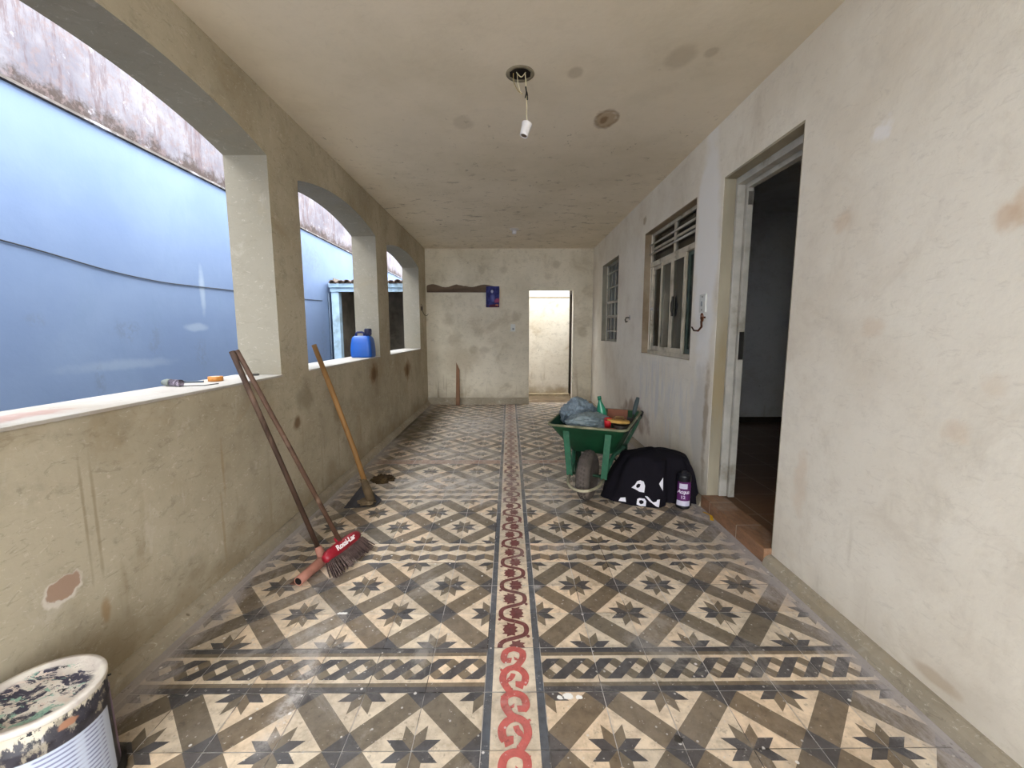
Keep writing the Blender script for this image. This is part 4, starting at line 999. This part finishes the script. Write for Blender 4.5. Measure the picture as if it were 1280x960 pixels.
def on_cloth(px_,py_):
    d=(FF*528.5456+FR*(px_-640)+FU*(480-py_)).normalized()
    h_=bvh.ray_cast(CAMP,d); return h_[0]-d*.0035 if h_[0] is not None else None
WHP=simple('white_print_cloth',(228,226,236),.85,var=.05)
def patch(outer,holes=(),name='print'):
    """white print laid onto the draped surface, subdivided so that it follows the folds"""
    bm=bmesh.new(); loops=[outer]+list(holes)
    tri=tessellate_polygon([[Vector((a,b,0)) for a,b in L] for L in loops]); flat=[p for L in loops for p in L]
    vv=[bm.verts.new((a,b,0)) for a,b in flat]
    for t in tri:
        try: bm.faces.new([vv[i] for i in t])
        except ValueError: pass
    bmesh.ops.subdivide_edges(bm,edges=bm.edges[:],cuts=2,use_grid_fill=True); bm.verts.ensure_lookup_table(); bm.verts.index_update()
    P=[on_cloth(v.co.x,v.co.y) for v in bm.verts]
    F=[[v.index for v in f.verts] for f in bm.faces if all(P[v.index] is not None for v in f.verts)]
    P=[q if q is not None else CL for q in P]; bm.free()
    s=MB(); s.add(P,F,0,True); s.build(name,WHP,cloth,CL,fix=False)
def zz(L): return [(750+x/1280*140,555+y/823*90) for x,y in L]
patch(zz([(360,498),(400,465),(425,425),(460,415),(500,430),(515,480),(505,555),(450,545),(400,515)]),[zz([(412,490),(430,505),(455,490),(465,460),(440,452),(418,465)])])
patch(zz([(210,650),(235,612),(290,610),(297,662)]))
patch(zz([(418,690),(425,630),(450,618),(510,625),(530,655),(522,712),(460,708)]),[zz([(445,668),(465,690),(495,680),(500,655),(475,640),(450,645)])])
patch(zz([(512,595),(545,600),(585,645),(610,668),(645,660),(655,638),(685,635),(680,690),(672,725),(640,712),(560,650)]))
patch(zz([(675,455),(722,385),(720,535),(700,505)]))
# can
KC=Vector((1.196,2.795,0)); kc=thing('paint_can',KC,'black can with purple and white label standing against the black cloth','can')
CK=simple('black_can',(16,18,24),.35,spec=.5); KR=.048; KH=.235
s=MB(); s.lathe([(KR*.96,0),(KR,.004),(KR,.012),(KR*.98,.016),(KR*.98,KH-.02),(KR,KH-.016),(KR,KH-.008),(KR*.9,KH)],KC,32); s.build('body',CK,kc,KC)
s=MB(); s.lathe([(KR*.88,KH-.002),(KR*.84,KH+.006),(KR*.4,KH+.007),(KR*.38,KH+.022),(0,KH+.023)],KC,28); s.build('lid',simple('can_lid',(40,40,48),.4,.3),kc,KC)
fa=math.atan2(-2.795,-1.196)             # faces the porch middle
def band(name,a0,a1,z0_,z1_,mat,e=.0008):
    s=MB(); n=12; vs_=[]
    for i in range(n+1):
        a=fa+a0+(a1-a0)*i/n; vs_+=[KC+Vector((math.cos(a)*(KR+e),math.sin(a)*(KR+e),z0_)),KC+Vector((math.cos(a)*(KR+e),math.sin(a)*(KR+e),z1_))]
    s.add(vs_,[(2*i,2*i+2,2*i+3,2*i+1) for i in range(n)],0,True); return s.build(name,mat,kc,KC,fix=False)
LB=simple('label_purple',(92,40,98),.5,var=.1); LW=simple('label_white',(208,206,224),.5,var=.05,dirt=(170,168,200))
band('label',-.9,1.25,.058,.190,LB); band('label_panel',-.55,.55,.143,.178,LW,.0014); band('label_stripe',-.95,1.05,.022,.058,LW,.0014)
def KT(zc,e=.002):
    def f(v):
        a=fa+v.x/KR; return Vector((math.cos(a)*(KR+e),math.sin(a)*(KR+e),zc+v.y))
    return f
text_mesh('Acqua',.036,simple('label_ink_white',(214,208,222),.5,var=.02),'label_text',kc,KT(.121),.25,0,.86,.0010)
text_mesh('12',.030,simple('label_ink_white_b',(200,180,212),.5,var=.02),'label_number',kc,KT(.083),0,0,1,.0010)
text_mesh('. . . . . . . .',.010,simple('label_ink_grey',(120,116,150),.5,var=.02),'label_print',kc,KT(.160),0,0,.8,.0004)

# ---------------- end wall: coat rack, calendar, switch, stick
RK=Vector((-.765,YB,1.89)); rk=thing('coat_rack',RK,'dark wavy-edged wooden rack board on the end wall','rack')
s=MB(); top=[]
N=40
for i in range(N+1):
    u=i/N; x_=-1.328+u*1.126
    top.append((x_,1.943+.018*math.sin(u*PI*5.2+.3)+.006*math.sin(u*19)-.012*(abs(u-.49)<.04)))
poly=[(-1.335,1.838),(-.20,1.836),(-.195,1.90)]+[(a,b) for a,b in top[::-1]]+[(-1.338,1.93)]
RACKW=simple('rack_dark_wood',(116,98,82),.75,var=.25,scale=7,dirt=(84,70,58),stretch=(.25,1,1.6))
s.prism(poly,lambda u,v,d:(u,d,v),YB-.022,YB-.001); s.build('board',RACKW,rk,RK,bevel=.003)
for x_ in (-1.29,-.90,-.46):
    s=MB(); s.lathe([(.008,0),(.007,.018),(.013,.024),(.012,.034),(0,.036)],(x_,YB-.022,1.885),12,0,Matrix.Rotation(PI/2,4,'X')); s.build('peg',RACKW,rk,RK)
m=NT('picture_print',.6,0,.2); p=m.obj(); x,y,z=m.xyz(p)
k=m.mix(m.mr(m.noise(p,14,4),.4,.65),lin((36,40,92)),lin((58,62,128)))
k=m.mix(m.blob(p,(-.01,0,.085),(.026,.5,.034),.5,.4,30),k,lin((176,176,206)))
k=m.mix(m.ma('MULTIPLY',m.blob(p,(.0,0,-.02),(.05,.5,.09),.8,.6,16),.7),k,lin((110,116,180)))
k=m.mix(m.ma('MULTIPLY',m.blob(p,(.075,0,-.06),(.06,.5,.05),.6,.8,20),.85),k,lin((168,78,110)))
k=m.mix(m.ma('MULTIPLY',m.blob(p,(.02,0,-.145),(.13,.5,.03),.4,.8,24),.9),k,lin((86,36,48)))
k=m.mix(m.ma('MULTIPLY',m.blob(p,(.07,0,-.13),(.03,.5,.014),.4,.8,30),.9),k,lin((210,130,90)))
m.col(k)
CAL=Vector((-.27,YB-.03,1.765)); s=MB()
vs_=[]
for i in range(7):
    for j_ in range(7):
        u=i/6-.5; v=j_/6-.5; vs_.append(CAL+Vector((u*.215+.004*v,-.004-.010*(u*2)**2*(.5-v),v*.335)))
s.add(vs_,[(i*7+j_,(i+1)*7+j_,(i+1)*7+j_+1,i*7+j_+1) for i in range(6) for j_ in range(6)],0,True)
s.add([v+Vector((0,.003,0)) for v in vs_],[(i*7+j_,i*7+j_+1,(i+1)*7+j_+1,(i+1)*7+j_) for i in range(6) for j_ in range(6)],0,True)
tag(s.build('picture_sheet',m.mat,None,CAL,fix=False),'dark blue picture sheet with a pale figure hung on the rack board','picture')
SWW=simple('switch_white',(214,216,212),.4,var=.04); SWG=simple('switch_key',(150,156,160),.4)
sw=thing('wall_switch',(.058,YB,1.268),'white switch plate on the end wall left of the doorway','switch'); SA_=(.058,YB,1.268)
s=MB(); s.box((.058,YB-.005,1.268),(.078,.010,.118)); s.build('plate',SWW,sw,SA_,bevel=.003)
s=MB(); s.box((.063,YB-.013,1.248),(.030,.008,.030)); s.build('key',SWG,sw,SA_,bevel=.002)
s=MB(); s.hexa([(-.885,YB-.13,0),(-.820,YB-.13,0),(-.820,YB-.105,0),(-.885,YB-.105,0)],[(-.880,YB-.026,.70),(-.828,YB-.030,.58),(-.828,YB-.006,.58),(-.880,YB-.002,.70)])
tag(s.build('wooden_stake',simple('stake_wood',(140,104,80),.8,var=.2,scale=9,dirt=(112,80,60),stretch=(1,1,.3)),None,(-.845,YB-.1,0),bevel=.002),'short reddish-brown wooden stake leaning on the end wall','stake')

# ---------------- house wall fittings
sp_=thing('switch_plate',(XR,3.0,1.398),'small white switch plate between the doorway and the large window','switch'); SA_=(XR,3.0,1.398)
s=MB(); s.box((XR-.005,3.0,1.398),(.010,.095,.125)); s.build('plate',SWW,sp_,SA_,bevel=.003)
for z_ in (.045,-.045):
    s=MB(); s.lathe([(.004,0),(.004,.003),(0,.0035)],(XR-.010,3.0,1.398+z_),8,0,Matrix.Rotation(-PI/2,4,'Y')); s.build('screw',STEEL,sp_,SA_)
s=MB(); s.box((XR-.012,3.005,1.395),(.004,.02,.035)); s.build('key',SWG,sp_,SA_,bevel=.001)
RUST=simple('rusty_iron',(74,46,34),.8,.3,var=.3,scale=40,dirt=(120,66,40))
hk=thing('wall_hook',(XR,2.97,1.27),'rusty iron hook with a wire loop below the white switch plate','hook'); HA_=(XR,2.97,1.27)
s=MB(); s.tube([(XR,2.965,1.30),(XR-.02,2.965,1.30),(XR-.025,2.965,1.27),(XR-.022,2.965,1.235),(XR-.035,2.985,1.208),(XR-.05,3.02,1.210),(XR-.056,3.045,1.235)],[.007,.007,.0075,.0075,.007,.006,.005],10); s.build('hook',RUST,hk,HA_)
s=MB(); s.tube([(XR-.022+.004*math.cos(i*.7),2.965+.024*math.cos(i*PI/5),1.300+.028*math.sin(i*PI/5)) for i in range(21)],.0035,6); s.build('wire_loop',simple('copper_rust',(112,66,40),.7,.3),hk,HA_)
hk=thing('pipe_stub',(XR,4.83,1.35),'small metal outlet hook on the wall between the two windows','hook'); HA_=(XR,4.83,1.35)
s=MB(); s.lathe([(.0,0),(.028,0),(.028,.006),(0,.007)],(XR+.002,4.83,1.36),16,0,Matrix.Rotation(-PI/2,4,'Y')); s.build('plate',simple('zinc',(186,186,180),.4,.4),hk,HA_)
s=MB(); s.tube([(XR-.005,4.83,1.36),(XR-.04,4.83,1.36),(XR-.05,4.83,1.335),(XR-.04,4.835,1.31),(XR-.022,4.84,1.318)],.008,8); s.build('hook',simple('hook_grey',(96,94,88),.5,.5),hk,HA_)
hk=thing('wire_hook',(XL,6.62,1.50),'small dark wire hook on the parapet just before the end wall','hook'); HA_=(XL,6.62,1.50)
s=MB(); s.tube([(XL,6.62,1.63),(XL+.015,6.62,1.60),(XL+.02,6.62,1.52),(XL+.05,6.62,1.46),(XL+.08,6.64,1.45),(XL+.10,6.66,1.48)],.004,6); s.build('wire',simple('hook_wire_dark',(62,56,48),.6),hk,HA_)
s=MB(); s.box((XL+.010,6.62,1.56),(.02,.03,.06)); s.build('bracket',simple('bracket_dark',(70,62,52),.6),hk,HA_,bevel=.002)

# ---------------- ceiling fittings
CX,CY=.058,2.372
lb=thing('ceiling_socket',(CX,CY,H),'white lamp socket dangling on thin wires from an open ceiling box','lamp'); LA=(CX,CY,H)
s=MB(); s.lathe([(.050,0),(.052,-.002),(.074,-.002),(.0735,0),(.050,0)],(CX,CY,H-.0005),36); s.build('cover_ring',simple('box_ring',(152,144,124),.8,dirt=(128,116,94)),lb,LA)
s=MB(); oc=[(CX+.058*math.cos(PI/8+i*PI/4),CY+.050*math.sin(PI/8+i*PI/4)) for i in range(8)]
s.prism(oc,lambda u,v,d:(u,v,d),H-.0035,H-.0005); s.build('box_shade_plate',simple('box_shade',(28,20,14),.9),lb,LA)  # flat dark plate painted as the shade inside the open box
WIRE=simple('cream_wire',(214,204,170),.5)
def wire(name,pts,r,mat): 
    s=MB(); s.tube(spl([tuple(p) for p in pts],5),r,6); s.build(name,mat,lb,LA)
SX,SY_,SZ_=.094,2.358,2.285
wire('wire',[(CX+.025,CY-.012,H-.002),(CX+.030,CY-.014,H-.06),(CX+.032,CY-.014,H-.10),(CX+.034,CY-.015,2.37),(SX-.003,SY_,2.33),(SX,SY_,SZ_)],.0032,WIRE)
wire('wire',[(CX-.035,CY-.01,H-.002),(CX-.034,CY-.012,H-.04),(CX-.015,CY-.014,H-.085),(CX+.012,CY-.015,H-.105)],.002,simple('yellow_wire',(180,160,104),.5))
wire('wire',[(CX-.015,CY-.01,H-.002),(CX-.012,CY-.015,H-.05),(CX+.006,CY-.016,H-.11)],.002,WIRE)
wire('wire',[(CX-.02,CY-.02,H-.004),(CX+.005,CY-.022,H-.028),(CX+.028,CY-.02,H-.004)],.0025,WIRE)
wire('connector',[(CX+.028,CY-.015,H-.07),(CX+.032,CY-.017,H-.10),(CX+.026,CY-.017,H-.125)],.004,simple('tape_black',(24,22,22),.6))
wire('connector',[(CX+.031,CY-.016,H-.09),(CX+.037,CY-.017,H-.11),(CX+.037,CY-.018,H-.135)],.004,bpy.data.materials['tape_black'])
M_=Matrix.Rotation(math.radians(16),4,'Y')@Matrix.Rotation(math.radians(-6),4,'X')
s=MB(); s.lathe([(.012,.008),(.026,.004),(.0275,0),(.0265,-.008),(.0245,-.012),(.0245,-.02),(.0225,-.05),(.0215,-.064),(.017,-.064),(.016,-.03),(0,-.03)],(SX,SY_,SZ_-.006),28,0,M_); s.build('lamp_holder',simple('porcelain',(232,230,232),.4,var=.02),lb,LA)
s=MB(); s.lathe([(.0155,-.035),(.0155,-.062),(.0,-.058)],(SX,SY_,SZ_-.006),20,0,M_); s.build('contact',simple('brass_dark',(120,108,92),.4,.6),lb,LA)
l2=thing('lamp_holder_fixture',(.065,5.70,H-.0005),'small white lamp holder fixed to the ceiling near the end wall','lamp'); LA2=(.065,5.70,H-.0005)
s=MB(); s.lathe([(.062,0),(.060,-.012),(.030,-.020),(.0,-.020)],LA2,28); s.build('rose',simple('white_rose',(206,202,198),.5,var=.03),l2,LA2)
s=MB(); s.lathe([(.028,-.019),(.027,-.062),(.022,-.064),(.02,-.035),(0,-.034)],LA2,24); s.build('holder',bpy.data.materials['porcelain'],l2,LA2)
# nail on the house side of ceiling stain etc.
# ---------------- yellow strip on the floor by the step
s=MB(); vs_=[(1.292,2.70,.0),(1.308,2.705,.0),(1.302,2.62,.014),(1.318,2.615,.012),(1.285,2.575,.002),(1.302,2.565,.002)]
s.add(vs_+[tuple(Vector(v)+Vector((0,0,.002))) for v in vs_],[(0,1,3,2),(2,3,5,4),(6,8,9,7),(8,10,11,9),(0,6,7,1),(4,5,11,10),(0,2,8,6),(2,4,10,8),(1,7,9,3),(3,9,11,5)])
tag(s.build('plastic_strip',simple('yellow_plastic',(216,170,48),.5,var=.1),None,(1.30,2.63,0)),'crumpled yellow plastic strip on the tiles beside the doorstep','plastic strip')
SKY=9; EXPO=.3
# ================================================================== CAMERA AND LIGHT
cam=bpy.data.cameras.new('camera'); cam.sensor_width=36; cam.lens=528.5456/1280*36; cam.clip_start=.02
co=bpy.data.objects.new('camera',cam); COL.objects.link(co); scene.camera=co
R_=Vector((.99998132,-.00601167,-.00110283)); U_=Vector((.00182993,.12232149,.99248884)); F_=Vector((.00583162,.99247232,-.12233021))
Mx=Matrix.Identity(4)
for i in range(3): Mx[i][0]=R_[i]; Mx[i][1]=U_[i]; Mx[i][2]=-F_[i]
Mx[0][3],Mx[1][3],Mx[2][3]=0,0,1.20163
co.matrix_world=Mx
W=bpy.data.worlds.new('overcast_sky'); scene.world=W; W.use_nodes=True
nt=W.node_tree; bg=nt.nodes['Background']
tc=nt.nodes.new('ShaderNodeTexCoord'); sp=nt.nodes.new('ShaderNodeSeparateXYZ'); nt.links.new(tc.outputs['Generated'],sp.inputs[0])
rp=nt.nodes.new('ShaderNodeValToRGB'); nt.links.new(sp.outputs[2],rp.inputs[0])
rp.color_ramp.elements[0].position=.0; rp.color_ramp.elements[0].color=(.74,.76,.78,1)
rp.color_ramp.elements[1].position=.75; rp.color_ramp.elements[1].color=(.94,.97,1,1)
nt.links.new(rp.outputs[0],bg.inputs[0]); bg.inputs[1].default_value=SKY
vs_=scene.view_settings; vs_.view_transform='Standard'; vs_.look='None'; vs_.gamma=1; vs_.use_curve_mapping=False; vs_.exposure=EXPO
scene.display_settings.display_device='sRGB'
cy=scene.cycles; cy.use_denoising=True; cy.max_bounces=10; cy.diffuse_bounces=7; cy.glossy_bounces=4; cy.transmission_bounces=6; cy.transparent_max_bounces=8
cy.sample_clamp_indirect=8; cy.caustics_reflective=False; cy.caustics_refractive=False
